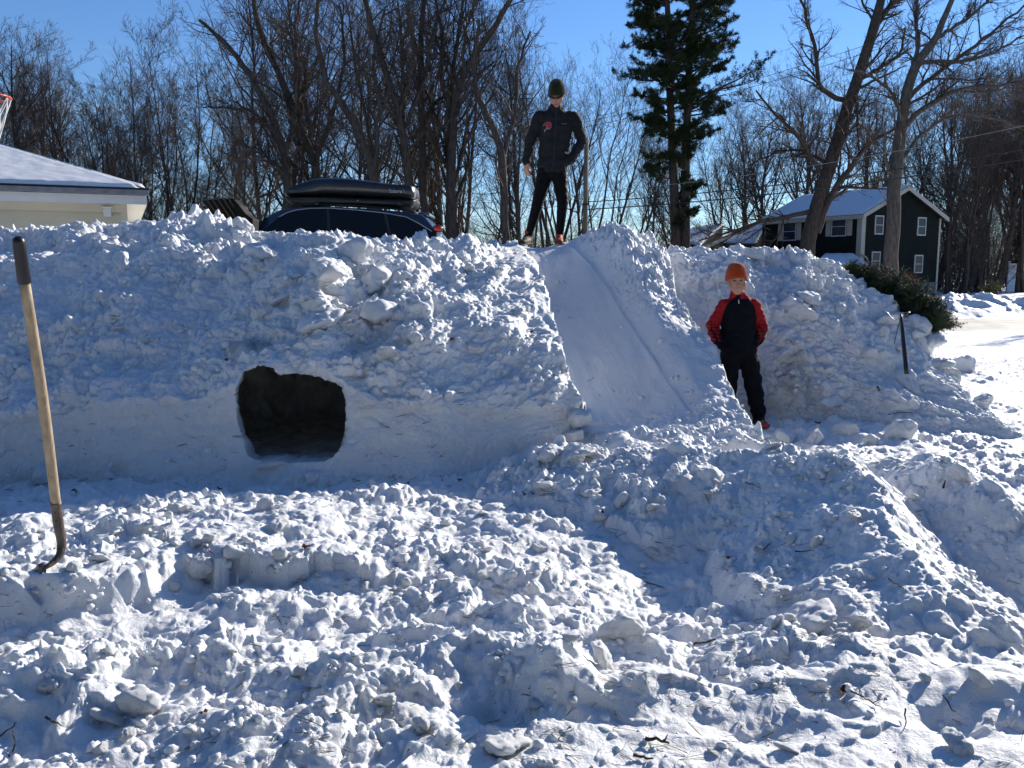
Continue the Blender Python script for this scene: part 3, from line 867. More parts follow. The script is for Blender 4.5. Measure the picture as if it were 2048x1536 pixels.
place('wood', 2200, 27.5, 300, 'bare tree standing just beyond the right edge, throwing its shadow on the path')
place('slim', 2195, 21.5, 190, 'slim bare tree beyond the right edge, nearest of them')
place('wood', 2330, 31, 250, 'second bare tree beyond the right edge')
def hero(name, Y, trunk, r_px, limbs, label, seed, m=(9, 7, 5), barkm=None, cat='tree', limbn=10, first=.35, lr=.22):
    g = np.random.default_rng(seed)
    wpx = Y / F
    tr, cw = Bag(), Bag()
    P0 = W(*trunk[0], Y)
    org = np.array([P0.x, Y, 0.])
    def path(pl, K, zy=0):
        pts = [np.array(W(u, v, Y + zy * i / max(1, len(pl) - 1))) - org for i, (u, v) in enumerate(pl)]
        return poly_pts(pts, K)
    tp = path(trunk, 26)
    base = tp[0].copy(); base[2] = -.1
    tp = np.concatenate([base[None], tp]) if tp[0][2] > 0 else tp
    K = len(tp) - 1
    rad = np.interp(np.linspace(0, 1, K + 1), np.linspace(0, 1, len(r_px)), r_px) * wpx
    rad[0] *= 1.25
    tp = tp + g.normal(0, 1, tp.shape) * .02
    tr.tube(tp[None], rad[None], 12)
    Lt = np.linalg.norm(tp[-1] - tp[0])
    stems_ = []
    for (pl, ra, rb, zy) in limbs:
        q = path(pl, 14, zy); q = q + g.normal(0, .03, q.shape)
        rr = np.linspace(ra, rb, 15) * wpx
        tr.tube(q[None], rr[None], 7)
        LL = np.array([np.linalg.norm(np.diff(q, axis=0), axis=1).sum()])
        stems_.append((q[None], rr[None], LL))
    p, dd, L1, r1 = spawn(g, tp[None], rad[None], limbn, first, .98, 50, 14, lr, np.array([Lt]), .32)
    q1, rr1 = grow(g, p, dd, L1, r1, r1 * .2, 9, .14, .06)
    tr.tube(q1, rr1, 5)
    # secondary limbs off the traced ones
    st2 = []
    for q, rr, LL in stems_:
        p, dd, L2, r2 = spawn(g, q, rr, m[0], .15, .98, 42, 14, .42, LL, .55)
        a, b = grow(g, p, dd, L2, r2, r2 * .2, 7, .15, .05)
        tr.tube(a, b, 5); st2.append((a, b, L2))
    allst = st2 + [(q1, rr1, L1)] + [(q, rr, LL * .5) for q, rr, LL in stems_]
    twigs(g, cw, allst, [(m[1], .1, 40, 13, .48, .55, 5, .16, .05, 3), (m[2], .1, 38, 13, .5, .6, 4, .16, .03, 3), (4, .1, 36, 13, .55, .7, 3, .16, .0, 3)])
    o = empty(name, org)
    tag(o, label, cat)
    link_mesh('trunk', tr.mesh('trunk', barkm or M_BARK), None, o)
    link_mesh('crown', cw.mesh('crown', M_TWIG), None, o)
    return o

hero('bare_tree', 42, [(1612, 585), (1616, 480), (1628, 430), (1645, 380), (1668, 300), (1695, 215), (1722, 140), (1745, 65), (1765, -10), (1790, -90)],
     [16, 15.5, 14.5, 13.5, 12, 11, 10, 8, 5], [
     ([(1688, 200), (1660, 190), (1633, 172), (1637, 125), (1617, 46), (1596, -20)], 5.5, 2, -1),
     ([(1632, 462), (1671, 375), (1717, 312), (1737, 287), (1817, 242)], 8, 2, -1.5),
     ([(1712, 170), (1714, 240), (1717, 300)], 3.5, 1.5, -1),
     ([(1742, 75), (1760, 40), (1790, 0), (1820, -40)], 7, 3, 1),
     ([(1618, 425), (1533, 441), (1466, 462), (1400, 480)], 5, 1.2, -2),
     ([(1640, 345), (1600, 275), (1546, 225), (1512, 180)], 5, 1.5, -2),
     ([(1720, 160), (1760, 135), (1800, 110), (1810, 60)], 4, 1.5, -1),
     ([(1655, 330), (1610, 300), (1560, 300), (1500, 330)], 4, 1, 2)],
     'huge bare tree with a thick leaning trunk in front of the snowy house roof', 71, limbn=9)
hero('bare_tree', 37, [(1778, 610), (1781, 558), (1784, 500), (1788, 375), (1800, 267), (1817, 167), (1833, 125), (1875, 75), (1893, 25), (1915, -30)],
     [14, 14, 13.5, 13, 12, 10, 9, 6, 4], [
     ([(1802, 262), (1850, 212), (1908, 180), (1992, 167), (2060, 160)], 6, 2, -1.5),
     ([(1822, 150), (1838, 90), (1830, 30), (1845, -40)], 5, 2, 1),
     ([(1812, 200), (1870, 150), (1930, 105), (1990, 60), (2050, 10)], 5, 2, 1.5),
     ([(1835, 125), (1900, 125), (1975, 112), (2050, 70)], 4.5, 1.5, -1),
     ([(1806, 235), (1780, 180), (1745, 150), (1700, 140)], 4, 1.2, -1),
     ([(1875, 75), (1930, 40), (1990, -10)], 4, 2, 0),
     ([(1795, 330), (1840, 270), (1900, 225), (1990, 235), (2050, 260)], 4, 1.2, 1)],
     'tall bare tree with a straight trunk standing before the gable of the green house', 72, barkm=M_BARKG, limbn=6)
CT = 'bare trees behind the car with trunks one can follow'
for i, (Y, tk_, rp, lm) in enumerate([
  (31, [(812,520),(815,330),(795,210),(760,110),(735,20),(715,-70)], [9,8,7,6,4], [([(812,250),(850,160),(865,60),(900,-30)],5,2,1), ([(800,220),(830,120),(820,20)],4,2,-1)]),
  (32, [(905,520),(904,330),(907,210),(930,140),(965,90),(1015,10),(1050,-60)], [8,8,7,6,4], [([(906,240),(880,150),(885,50),(860,-40)],5,2,1), ([(925,150),(930,60),(960,-30)],4,2,-1)]),
  (30, [(1012,530),(1008,380),(1004,310),(985,245),(955,200),(945,130),(960,40)], [8,8,7,5,3], [([(1005,320),(1030,230),(1035,140),(1060,60)],5,2,1)]),
  (33, [(560,520),(577,400),(572,320),(545,230),(500,150),(455,90),(400,40)], [11,10,8,6,3], [([(570,310),(600,200),(590,90),(600,-20)],6,2,1), ([(560,270),(500,220),(450,215),(405,215)],4,1.2,-1), ([(575,350),(520,300),(470,280)],4,1,-1)]),
  (30, [(745,520),(747,420),(744,330),(700,230),(650,160),(630,60),(640,-40)], [8,8,7,5,3], [([(746,340),(760,230),(745,120),(770,20)],5,2,1)]),
  (34, [(655,520),(640,400),(630,320),(590,240),(560,150),(520,70),(500,-40)], [9,9,8,6,4], [([(632,320),(670,220),(690,120),(680,10)],5,2,-1), ([(600,250),(610,140),(570,40)],4,2,1)]),
  (33, [(848,520),(848,400),(846,300),(842,190),(842,90),(852,-40)], [8,8,7,6,4], [([(845,260),(870,200),(930,180),(990,120)],4,1.5,1)])]):
    lab = ['bare tree forking high above the roof box rear', 'bare tree whose crown leans right towards the man', 'dark bare tree close to the left of the man',
           'thick bare tree leaning left over the gap of sky', 'bare tree with a bent trunk above the middle of the roof box', 'bare tree leaning left above the front of the roof box',
           'straight bare tree above the rear window of the car'][i]
    hero('bare_tree', Y, tk_, rp, lm, lab, 80 + i, m=(7, 6, 4), limbn=12, first=.3, lr=.25)

# ---- undergrowth: tangle of brush along the foot of the wood, uncountable
g = np.random.default_rng(91)
ub = Bag()
n = 4300
uu = np.where(g.random(n) < .04, g.uniform(1860, 1990, n), g.uniform(-150, 1995, n))
YY = np.where((uu > 1330) & (uu < 1900), g.uniform(66, 90, n), g.uniform(30, 62, n))
YY = np.where(uu > 1880, g.uniform(62, 80, n), YY)
st = np.stack([(uu - CU) / F * YY, YY, np.full(n, -.15)], 1)
d = nrm(np.stack([g.normal(0, .35, n), g.normal(0, .3, n), np.ones(n)], 1))
L = g.uniform(1.2, 3.4, n) * np.where(uu > 1850, 1.9, 1) * np.where(uu < 450, .8, 1) * np.where(YY > 48, 1.7, 1)
q, rr = grow(g, st, d, L, g.uniform(.012, .03, n), np.full(n, .006), 5, .16, .03)
ub.tube(q, rr, 3)
twigs(g, ub, [(q, rr, L)], [(6, .15, 45, 15, .45, .6, 4, .2, .02, 3), (4, .1, 45, 15, .5, .7, 3, .2, 0, 3)], mn=.006)
o = link_mesh('undergrowth', ub.mesh('undergrowth', M_TWIG))
tag(o, 'tangle of bare brush along the foot of the wood', 'brush', kind='stuff')

# ---- needle cards
def needle_tufts(g, bag, C, D, size, k, w):
    """k thin triangles radiating round direction D at each C"""
    n = len(C)
    dirs = nrm(D[:, None] + g.normal(0, .75, (n, k, 3)))
    L = size * g.uniform(.6, 1.2, (n, k, 1))
    tip = C[:, None] + dirs * L
    side = nrm(np.cross(dirs, g.normal(0, 1, (n, k, 3)))) * w
    mid = C[:, None] + dirs * L * .45
    V = np.stack([np.repeat(C[:, None], k, 1), mid + side, tip, mid - side], 2).reshape(-1, 3)
    f = np.arange(n * k)[:, None] * 4 + np.arange(4)[None]
    bag.add(V, f)

def pine(name, Y, trunks, branches_v, label, seed):
    g = np.random.default_rng(seed)
    org = np.array([W(trunks[0][0][0][0], 540, Y).x, Y, -.1])
    tr, nb = Bag(), Bag()
    for pl, ra, rb in trunks:
        q = poly_pts([np.array(W(u, v, Y)) - org for u, v in pl], 20); q[0, 2] = -.2
        tr.tube(q[None], np.linspace(ra, rb, 21)[None] * Y / F, 10)
    bp, bd, bl, wts = [], [], [], []
    for (v, ul, ur, cnt) in branches_v:
        for c in range(int(cnt * .8)):
            tr_ = trunks[g.integers(len(trunks))][0]
            vv = v + g.uniform(-14, 14)
            tu = np.interp(-vv, [-p[1] for p in tr_], [p[0] for p in tr_])
            p = np.array(W(tu, vv, Y)) - org
            an = g.uniform(0, 2 * math.pi)
            reach = (ur if math.cos(an) > 0 else ul)
            L = reach * Y / F * g.uniform(.55, 1.05) * (abs(math.cos(an)) * .35 + .65)
            bp.append(p); bd.append([math.cos(an), math.sin(an), g.uniform(-.05, .30)]); bl.append(L)
    for v, L, dz in ((40, 3.3, .75), (95, 3.2, .6), (215, 4.3, .34), (200, 3.9, .40), (150, 3.0, .5), (60, 3.0, .8)):
        bp.append(np.array(W(1374, v, Y)) - org); bd.append([1, g.uniform(-.3, .3), dz]); bl.append(L)
    bp, bd, bl = np.array(bp), nrm(np.array(bd)), np.array(bl)
    q, rr = grow(g, bp, bd, bl, .028 + .012 * bl, np.full(len(bl), .01), 8, .07, .05)
    tr.tube(q, rr, 5)
    p, d, L, r = spawn(g, q, rr, 11, .22, 1, 48, 12, .34, bl, .5); d[:, 2] = d[:, 2] * .4 + .05; d = nrm(d)
    q2, r2 = grow(g, p, d, L, np.maximum(r, .008), np.full(len(L), .005), 4, .12, .07)
    tr.tube(q2, r2, 3)
    p, d, L, r = spawn(g, q2, r2, 4, .2, 1, 42, 12, .5, L, .6); d[:, 2] = d[:, 2] * .5 + .1; d = nrm(d)
    q3, r3 = grow(g, p, d, L, np.full(len(L), .005), np.full(len(L), .004), 3, .12, .1)
    C = np.concatenate([q3[:, 1:].reshape(-1, 3), q2[:, 2:].reshape(-1, 3), q[:, 6:].reshape(-1, 3)])
    D = np.concatenate([np.repeat(nrm(q3[:, -1] - q3[:, 0]), 3, 0), np.repeat(nrm(q2[:, -1] - q2[:, 0]), 3, 0), np.repeat(nrm(q[:, -1] - q[:, -3]), 3, 0)]) + np.array([0, 0, .25])
    needle_tufts(g, nb, C, D, .18, 12, .0095)
    o = empty(name, org); tag(o, label, 'pine tree')
    link_mesh('trunk', tr.mesh('trunk', M_BARK), None, o)
    link_mesh('foliage', nb.mesh('foliage', M_PINE, False), None, o)

pine('pine_tree', 42, [([(1354, 600), (1352, 470), (1345, 300), (1338, 150), (1335, 0), (1330, -130)], 11, 4), ([(1372, 600), (1370, 470), (1372, 300), (1378, 150), (1385, 0), (1392, -190)], 11, 4)],
     [(-150, 55, 60, 12), (-110, 70, 85, 14), (-70, 85, 95, 15), (-30, 92, 105, 17), (10, 96, 112, 18), (45, 100, 112, 18), (80, 102, 106, 18), (115, 108, 98, 18), (150, 110, 92, 17), (185, 102, 96, 15),
      (220, 88, 88, 13), (255, 78, 78, 11), (290, 78, 70, 10), (330, 74, 64, 8), (370, 66, 58, 7), (410, 58, 54, 6), (440, 50, 50, 5)],
     'tall dark green pine with two trunks reaching out of the frame', 101)

# dark evergreen at the right edge, clipped fir by the drive
def cone_evergreen(name, u, Y, v_top, half_px, label, seed, n=5200):
    g = np.random.default_rng(seed)
    x = (u - CU) / F * Y
    H = (HV - v_top) / F * Y + CAMZ
    tr, nb = Bag(), Bag()
    q = np.linspace([0, 0, -.1], [0, 0, H * .97], 9); tr.tube(q[None], np.linspace(.16, .02, 9)[None], 8)
    t = g.random(n) ** .8
    an = g.random(n) * 6.283
    rmax = half_px / F * Y * (1 - t) ** .75 * (1 + .18 * np.sin(an * 5 + t * 30))
    rr = rmax * g.uniform(.45, 1.0, n)
    C = np.stack([np.cos(an) * rr, np.sin(an) * rr, .15 + t * (H - .15)], 1)
    D = np.stack([np.cos(an), np.sin(an), np.full(n, .8)], 1)
    needle_tufts(g, nb, C, nrm(D), .34, 7, .035)
    o = empty(name, (x, Y, -.1)); tag(o, label, 'evergreen tree')
    link_mesh('trunk', tr.mesh('trunk', M_BARK), None, o)
    link_mesh('foliage', nb.mesh('foliage', M_PINE, False), None, o)
cone_evergreen('evergreen_tree', 2048, 69.5, 285, 36, 'dark evergreen tree at the right edge behind the white fence', 111, 6500)

def ordinal(n):
    one = ['', 'first', 'second', 'third', 'fourth', 'fifth', 'sixth', 'seventh', 'eighth', 'ninth', 'tenth', 'eleventh', 'twelfth', 'thirteenth',
           'fourteenth', 'fifteenth', 'sixteenth', 'seventeenth', 'eighteenth', 'nineteenth', 'twentieth']
    if n <= 20: return one[n]
    return {2: 'twenty', 3: 'thirty', 4: 'forty'}[n // 10] + ('-' + one[n % 10] if n % 10 else '') if n % 10 else {30: 'thirtieth', 40: 'fortieth'}[n]
def order_labels():
    for gname, lst in ORD.items():
        lst.sort(key=lambda a: a[1].location.x / a[1].location.y)
        for i, (u, o) in enumerate(lst):
            o['label'] = o['label'] + ', ' + ordinal(i + 1) + ' from left'
order_labels()
# ------------------------------------------------------------------ shared solids
def add_box(bm, lo, hi, M=None):
    vs = [bm.verts.new((x, y, z)) for z in (lo[2], hi[2]) for x, y in ((lo[0], lo[1]), (hi[0], lo[1]), (hi[0], hi[1]), (lo[0], hi[1]))]
    if M is not None:
        for v in vs: v.co = M @ v.co
    for f in ((3, 2, 1, 0), (4, 5, 6, 7), (0, 1, 5, 4), (1, 2, 6, 5), (2, 3, 7, 6), (3, 0, 4, 7)):
        bm.faces.new([vs[i] for i in f])
    return vs

def bm_obj(name, bm, m, parent=None, smooth=False, bevel=0):
    bmesh.ops.recalc_face_normals(bm, faces=bm.faces)
    if bevel:
        bmesh.ops.bevel(bm, geom=[e for e in bm.edges], offset=bevel, segments=2, affect='EDGES', profile=.6)
    me = bpy.data.meshes.new(name); bm.to_mesh(me); bm.free()
    for p in me.polygons: p.use_smooth = smooth
    me.materials.append(m)
    o = bpy.data.objects.new(name, me); COL.objects.link(o)
    if parent is not None: o.parent = parent
    return o

def box_obj(name, lo, hi, m, parent, bevel=0):
    bm = bmesh.new(); add_box(bm, lo, hi); return bm_obj(name, bm, m, parent, bevel=bevel)

def slab(name, pts, th, m, parent=None, down=True):
    """polygon with thickness th (downwards)"""
    bm = bmesh.new()
    a = [bm.verts.new(p) for p in pts]; b = [bm.verts.new((p[0], p[1], p[2] - th)) for p in pts]
    n = len(pts)
    bm.faces.new(a); bm.faces.new(b[::-1])
    for i in range(n): bm.faces.new([a[i], b[i], b[(i + 1) % n], a[(i + 1) % n]])
    return bm_obj(name, bm, m, parent)

def tube_obj(name, pts, r, m, parent=None, sides=8, K=None):
    b = Bag()
    P = poly_pts(pts, K) if K else np.array(pts, float)
    rad = np.full(len(P), r) if np.isscalar(r) else np.interp(np.linspace(0, 1, len(P)), np.linspace(0, 1, len(r)), r)
    b.tube(P[None], rad[None], sides)
    # end caps
    n = len(P)
    b.add(P[[0, -1]], np.zeros((0, 3), int)) if False else None
    V = b.V[0]; F_ = b.F[4][0]
    caps = [np.arange(sides)[::-1][None], ((n - 1) * sides + np.arange(sides))[None]]
    me = np_mesh(name, V, [F_] + caps)
    return link_mesh(name, me, m, parent)

M_CREAM = mat('cream_siding', (.66, .60, .46), .6, var=.04, scale=3)
M_WHITE = mat('white_paint', (.78, .78, .76), .5, var=.04, scale=4)
M_TRIM = mat('cream_trim', (.42, .39, .32), .6, var=.08, scale=5)
M_FRAME = mat('window_frame_paint', (.48, .48, .47), .6, var=.1)
M_BLACK = mat('black_plastic', (.012, .012, .013), .45, var=.3, scale=8)
M_GREEN = mat('dark_green_siding', (.013, .017, .015), .85, spec=.1, var=.15, scale=2)
M_CONC = mat('foundation', (.17, .16, .14), .9, var=.2, scale=3)
M_DROOF = mat('dark_shingle', (.05, .045, .045), .9, var=.2, scale=6)
def glass_mat(name, col=(.015, .02, .028), rough=.05):
    m = mat(name, col, rough, var=.1, spec=.8); return m
M_PANE = mat('window_pane', (.02, .03, .045), .15, spec=.3)

def clapboards(name, p0, dirx, L, z0, z1, m, parent, step=.11, out=None, gable=None):
    """lap siding on a wall: p0 corner, dirx horizontal unit, out unit outward"""
    bm = bmesh.new()
    n = int(math.ceil((z1 - z0) / step))
    p0 = Vector(p0); dirx = Vector(dirx); out = Vector(out)
    for i in range(n):
        za, zb = z0 + i * step, min(z1, z0 + (i + 1) * step)
        a, b = 0, L
        if gable:
            ze, zr = gable                           # eave and ridge heights
            zm = zb
            if zm > ze:
                k = (zm - ze) / (zr - ze) * L / 2; a, b = k, L - k
                if b - a < .05: break
        q = [p0 + dirx * a + out * .022, p0 + dirx * b + out * .022, p0 + dirx * b + out * .004, p0 + dirx * a + out * .004, p0 + dirx * a - out * .10, p0 + dirx * b - out * .10]
        v = [bm.verts.new((q[0].x, q[0].y, za)), bm.verts.new((q[1].x, q[1].y, za)), bm.verts.new((q[2].x, q[2].y, zb)), bm.verts.new((q[3].x, q[3].y, zb)),
             bm.verts.new((q[4].x, q[4].y, za)), bm.verts.new((q[5].x, q[5].y, za))]
        bm.faces.new([v[0], v[1], v[2], v[3]]); bm.faces.new([v[4], v[5], v[1], v[0]])
    me = bpy.data.meshes.new(name); bmesh.ops.recalc_face_normals(bm, faces=bm.faces); bm.to_mesh(me); bm.free(); me.materials.append(m)
    o = bpy.data.objects.new(name, me); COL.objects.link(o); o.parent = parent
    return o

def loc(o, parent_loc):
    """shift a mesh modelled in world space into its parent's frame"""
    o.location = -Vector(parent_loc)

def snow_slab(name, quad, th, parent, nu=60, nv=40, seed=1, amp=.012, m=None):
    """snow lying on a roof plane given by four corners (a,b,c,d), rounded at the edges"""
    a, b, c, d = [np.array(p, float) for p in quad]
    s, t = np.meshgrid(np.linspace(0, 1, nu), np.linspace(0, 1, nv))
    P = (a * (1 - s)[..., None] + b * s[..., None]) * (1 - t)[..., None] + (d * (1 - s)[..., None] + c * s[..., None]) * t[..., None]
    L1, L2 = np.linalg.norm(b - a), np.linalg.norm(d - a)
    ed = np.minimum(np.minimum(s, 1 - s) * L1, np.minimum(t, 1 - t) * L2)
    h = th * np.sqrt(np.clip(1 - (1 - np.clip(ed / (th * 1.2), 0, 1)) ** 2, 0, 1))
    P[..., 2] += h + amp * fbm(P[..., 0] * 3, P[..., 1] * 3, 4, seed) * (ed > th * .5)
    me = np_mesh(name, P.reshape(-1, 3), [grid_faces(nv, nu)])
    return link_mesh(name, me, m or M_SNOWFAR, parent)

# ------------------------------------------------------------------ garage at the left
def garage():
    an = R(24)
    e1 = Vector((math.cos(an), math.sin(an), 0)); e2 = Vector((-math.sin(an), math.cos(an), 0)); up = Vector((0, 0, 1))
    C = Vector((-6.16, 14.95, 2.93))                # eave corner
    root = empty('garage', (C.x, C.y, .5))
    tag(root, 'cream garage with white fascia and a snow covered hip roof', 'garage')
    RL = root.location
    p, run, Lx = .37, 3.3, 10.5
    z = C.z
    def pt(a, b, h): return C - e1 * a + e2 * b + up * h
    ov = .34
    zw = z - .20
    # walls
    wo_ = pt(ov, ov, 0)
    w1 = clapboards('wall', pt(Lx, ov, 0), e1, Lx - ov, .3, zw, M_CREAM, root, .10, -e2); loc(w1, RL)
    w2 = clapboards('wall', pt(ov, ov, 0), e2, 2 * run - 2 * ov, .3, zw, M_CREAM, root, .10, e1); loc(w2, RL)
    # corner board
    bm = bmesh.new()
    for q, dx, dy in ((wo_, e1, e2),):
        M = Matrix(((e1.x, e2.x, 0, q.x), (e1.y, e2.y, 0, q.y), (0, 0, 1, 0), (0, 0, 0, 1)))
        add_box(bm, (-.08, -.03, .3), (.03, .08, zw), M)
    o = bm_obj('corner_board', bm, M_CREAM, root); loc(o, RL)
    M = Matrix(((e1.x, e2.x, 0, C.x), (e1.y, e2.y, 0, C.y), (0, 0, 1, 0), (0, 0, 0, 1)))
    bm = bmesh.new()                                 # soffit
    add_box(bm, (-Lx, 0.02, z - .22), (-.02, ov, z - .20), M); add_box(bm, (-ov, ov, z - .22), (-.02, 2 * run, z - .20), M)
    o = bm_obj('soffit', bm, M_WHITE, root); loc(o, RL)
    bm = bmesh.new()
    add_box(bm, (-Lx, .0, z - .235), (0, .022, z - .09), M); add_box(bm, (-.022, .024, z - .235), (0, 2 * run, z - .09), M)
    o = bm_obj('fascia', bm, M_WHITE, root); loc(o, RL)
    bm = bmesh.new()
    add_box(bm, (-Lx, -.10, z - .085), (.03, .0, z - .005), M)
    o = bm_obj('gutter', bm, mat('grey_gutter', (.22, .22, .23), .5), root, bevel=.01); loc(o, RL)
    bm = bmesh.new()                                 # dark drip edge under the snow
    add_box(bm, (-Lx, -.03, z - .003), (.04, .05, z + .035), M); add_box(bm, (-.01, .052, z - .003), (.04, 2 * run, z + .035), M)
    o = bm_obj('drip_edge', bm, M_BLACK, root); loc(o, RL)
    bm = bmesh.new()                                 # frieze with vent dots under the soffit
    add_box(bm, (-Lx, ov - .045, zw - .16), (-ov, ov - .025, zw - .002), M)
    o = bm_obj('frieze_board', bm, M_CREAM, root); loc(o, RL)
    # roof planes
    A, B = pt(Lx, 0, .036), pt(0, 0, .036)
    Rr, Rl = pt(run, run, p * run), pt(Lx, run, p * run)
    o = slab('roof', [A, B, Rr, Rl], .03, M_DROOF, root); loc(o, RL)
    Bk = pt(0, 2 * run, .036)
    o = slab('roof', [B, Bk, Rr], .03, M_DROOF, root); loc(o, RL)
    o = slab('roof', [Bk, pt(Lx, 2 * run, .036), Rl, Rr], .03, M_DROOF, root); loc(o, RL)
    msn = snow_mat('roof_snow', dirt_shade=False, bumpd=.009, sss=False)
    o = snow_slab('roof_snow', [A + up * .002, B + Vector((0, 0, .002)) - e1 * .10, Rr - e1 * .02, Rl], .06, root, 200, 90, 5, .010, msn); loc(o, RL)
    o = snow_slab('roof_snow', [B + up * .002 + e2 * .1, Bk, Rr + up * .002, Rr + up * .003], .06, root, 60, 60, 6, .01, msn); loc(o, RL)
    # little white lamp box under the eave
    bm = bmesh.new()
    q = W(213, 405, 14.6)
    a = (Vector((q.x, q.y, 0)) - Vector((C.x, C.y, 0))).dot(e1)
    add_box(bm, (a - .06, ov - .14, zw - .24), (a + .06, ov - .03, zw - .10), M); add_box(bm, (a - .09, ov - .18, zw - .10), (a + .09, ov - .03, zw - .075), M)
    o = bm_obj('wall_lamp', bm, M_WHITE, root, bevel=.008); loc(o, RL)
garage()

# ------------------------------------------------------------------ green house at the right
def house():
    g = Vector((.876, .482, 0)).normalized(); f = Vector((-.482, .876, 0)).normalized(); up = Vector((0, 0, 1))
    A = Vector((20.6, 52, 0))
    root = empty('house', (A.x, A.y, -.1)); tag(root, 'dark green two storey house with cream shutters and snow on its roofs', 'house')
    RL = root.location
    Lg, Lf, ze, zr, z0 = 7.15, 8.0, 5.0, 6.62, -.1
    zf = .85
    def add(o): loc(o, RL); return o
    add(clapboards('wall', A, g, Lg, zf, zr - .12, M_GREEN, root, .13, -f, (ze, zr)))
    add(clapboards('wall', A + f * Lf, -f, Lf, zf, ze, M_GREEN, root, .13, -g))
    M = Matrix(((g.x, f.x, 0, A.x), (g.y, f.y, 0, A.y), (0, 0, 1, 0), (0, 0, 0, 1)))
    bm = bmesh.new(); add_box(bm, (.02, .02, z0 - .3), (Lg - .02, Lf, zf), M); add(bm_obj('foundation', bm, M_CONC, root))
    bm = bmesh.new(); add_box(bm, (Lg - .12, .1, zf), (Lg - .02, Lf, ze), M); add(bm_obj('wall', bm, M_GREEN, root))
    # corner boards and down pipe
    bm = bmesh.new(); add_box(bm, (-.05, -.05, 1.9), (.28, .0, ze - .16), M); add_box(bm, (-.05, 0, 1.9), (-.026, .3, ze - .16), M)
    add(bm_obj('corner_board', bm, M_TRIM, root))
    bm = bmesh.new(); add_box(bm, (Lg - .12, -.05, 0), (Lg + .03, .05, ze - .2), M); add(bm_obj('corner_board', bm, M_TRIM, root))
    a = A + f * -.12 + g * .35
    add(tube_obj('down_pipe', [a + up * 2.5 - g * .35, a + up * 2.35, a + up * 2.2 + g * .15, a + up * 1.9 + g * .2, a + up * .2 + g * .2], .05, M_TRIM, root))
    # roofs
    ov = .35
    k = (zr - ze) / (Lg / 2)
    def rp(x, y, h): return A + g * x + f * y + up * h
    E0, E1 = rp(-ov, -ov, ze - k * ov), rp(-ov, Lf + .1, ze - k * ov)
    R0, R1 = rp(Lg / 2, -ov, zr), rp(Lg / 2, Lf + .1, zr)
    G0, G1 = rp(Lg + ov, -ov, ze - k * ov), rp(Lg + ov, Lf + .1, ze - k * ov)
    add(slab('roof', [E0, R0, R1, E1], .12, M_DROOF, root)); add(slab('roof', [R0, G0, G1, R1], .12, M_DROOF, root))
    add(snow_slab('roof_snow', [E0 + up * .004 + f * .05, R0 + up * .004 + f * .05, R1 + up * .004, E1 + up * .004], .10, root, 50, 50, 8, .02))
    add(snow_slab('roof_snow', [R0 + up * .004 + f * .05, G0 + up * .004 + f * .05, G1 + up * .004, R1 + up * .004], .10, root, 50, 50, 9, .02))
    for P, Q, nm in ((E0, R0, 'rake_board'), (R0, G0, 'rake_board')):
        bm = bmesh.new()
        for w in (0,):
            o1 = -f * .03
            vs = [P + o1, Q + o1, Q + o1 - up * .26, P + o1 - up * .26, P, Q, Q - up * .26, P - up * .26]
            vv = [bm.verts.new(x - up * .0) for x in vs]
            for fc in ((0, 1, 2, 3), (7, 6, 5, 4), (0, 4, 5, 1), (2, 6, 7, 3), (0, 3, 7, 4), (1, 5, 6, 2)): bm.faces.new([vv[i] for i in fc])
        add(bm_obj(nm, bm, M_TRIM, root))
    bm = bmesh.new(); add_box(bm, (-ov - .03, -ov, ze - k * ov - .26), (-ov, Lf, ze - k * ov - .03), M); add(bm_obj('fascia', bm, M_TRIM, root))
    bm = bmesh.new(); add_box(bm, (-ov, -ov + .05, ze - k * ov - .26), (-.03, Lf, ze - k * ov - .235), M); add(bm_obj('soffit', bm, M_TRIM, root))
    # windows in the gable wall: pixel centres
    def window(face, s, zc, w, h, shutters=False, nm='window'):
        if face == 'g': Mw = Matrix(((g.x, f.x, 0, (A + g * s).x), (g.y, f.y, 0, (A + g * s).y), (0, 0, 1, zc), (0, 0, 0, 1)))
        else: Mw = Matrix(((-f.x, g.x, 0, (A + f * s).x), (-f.y, g.y, 0, (A + f * s).y), (0, 0, 1, zc), (0, 0, 0, 1)))
        fr = bmesh.new(); t = .07
        for lo, hi in (((-w / 2 - t, -.07, -h / 2 - t), (-w / 2, -.0, h / 2 + t)), ((w / 2, -.07, -h / 2 - t), (w / 2 + t, -.0, h / 2 + t)),
                       ((-w / 2, -.07, h / 2), (w / 2, -.0, h / 2 + t)), ((-w / 2, -.07, -h / 2 - t), (w / 2, -.0, -h / 2)), ((-w / 2, -.055, -.02), (w / 2, -.01, .02))):
            add_box(fr, lo, hi, Mw)
        o = add(bm_obj(nm, fr, M_FRAME, root))
        pn = bmesh.new(); add_box(pn, (-w / 2, -.042, -h / 2), (w / 2, -.038, h / 2), Mw)
        p = bm_obj('pane', pn, M_PANE, o)
        if shutters:
            for sx in (-1, 1):
                sb = bmesh.new(); x0 = sx * (w / 2 + .30)
                add_box(sb, (x0 - .18, -.06, -h / 2 - .05), (x0 + .18, -.026, h / 2 + .05), Mw)
                for q in range(9):
                    zz = -h / 2 + .08 + q * (h - .12) / 9
                    add_box(sb, (x0 - .14, -.072, zz), (x0 + .14, -.0602, zz + .06), Mw)
                add(bm_obj('shutter', sb, M_TRIM, root))
    def s_of(u, d, O=A):                            # where pixel column u meets the wall line O + s d
        t = (u - CU) / F
        return (O.x - t * O.y) / (t * d.y - d.x)
    for u, v in ((1746, 450), (1830, 453), (1743, 522), (1828, 528)):
        s = s_of(u, g); Y = A.y + g.y * s
        window('g', s, W(u, v, Y).z, .62 if u < 1800 else .66, .98)
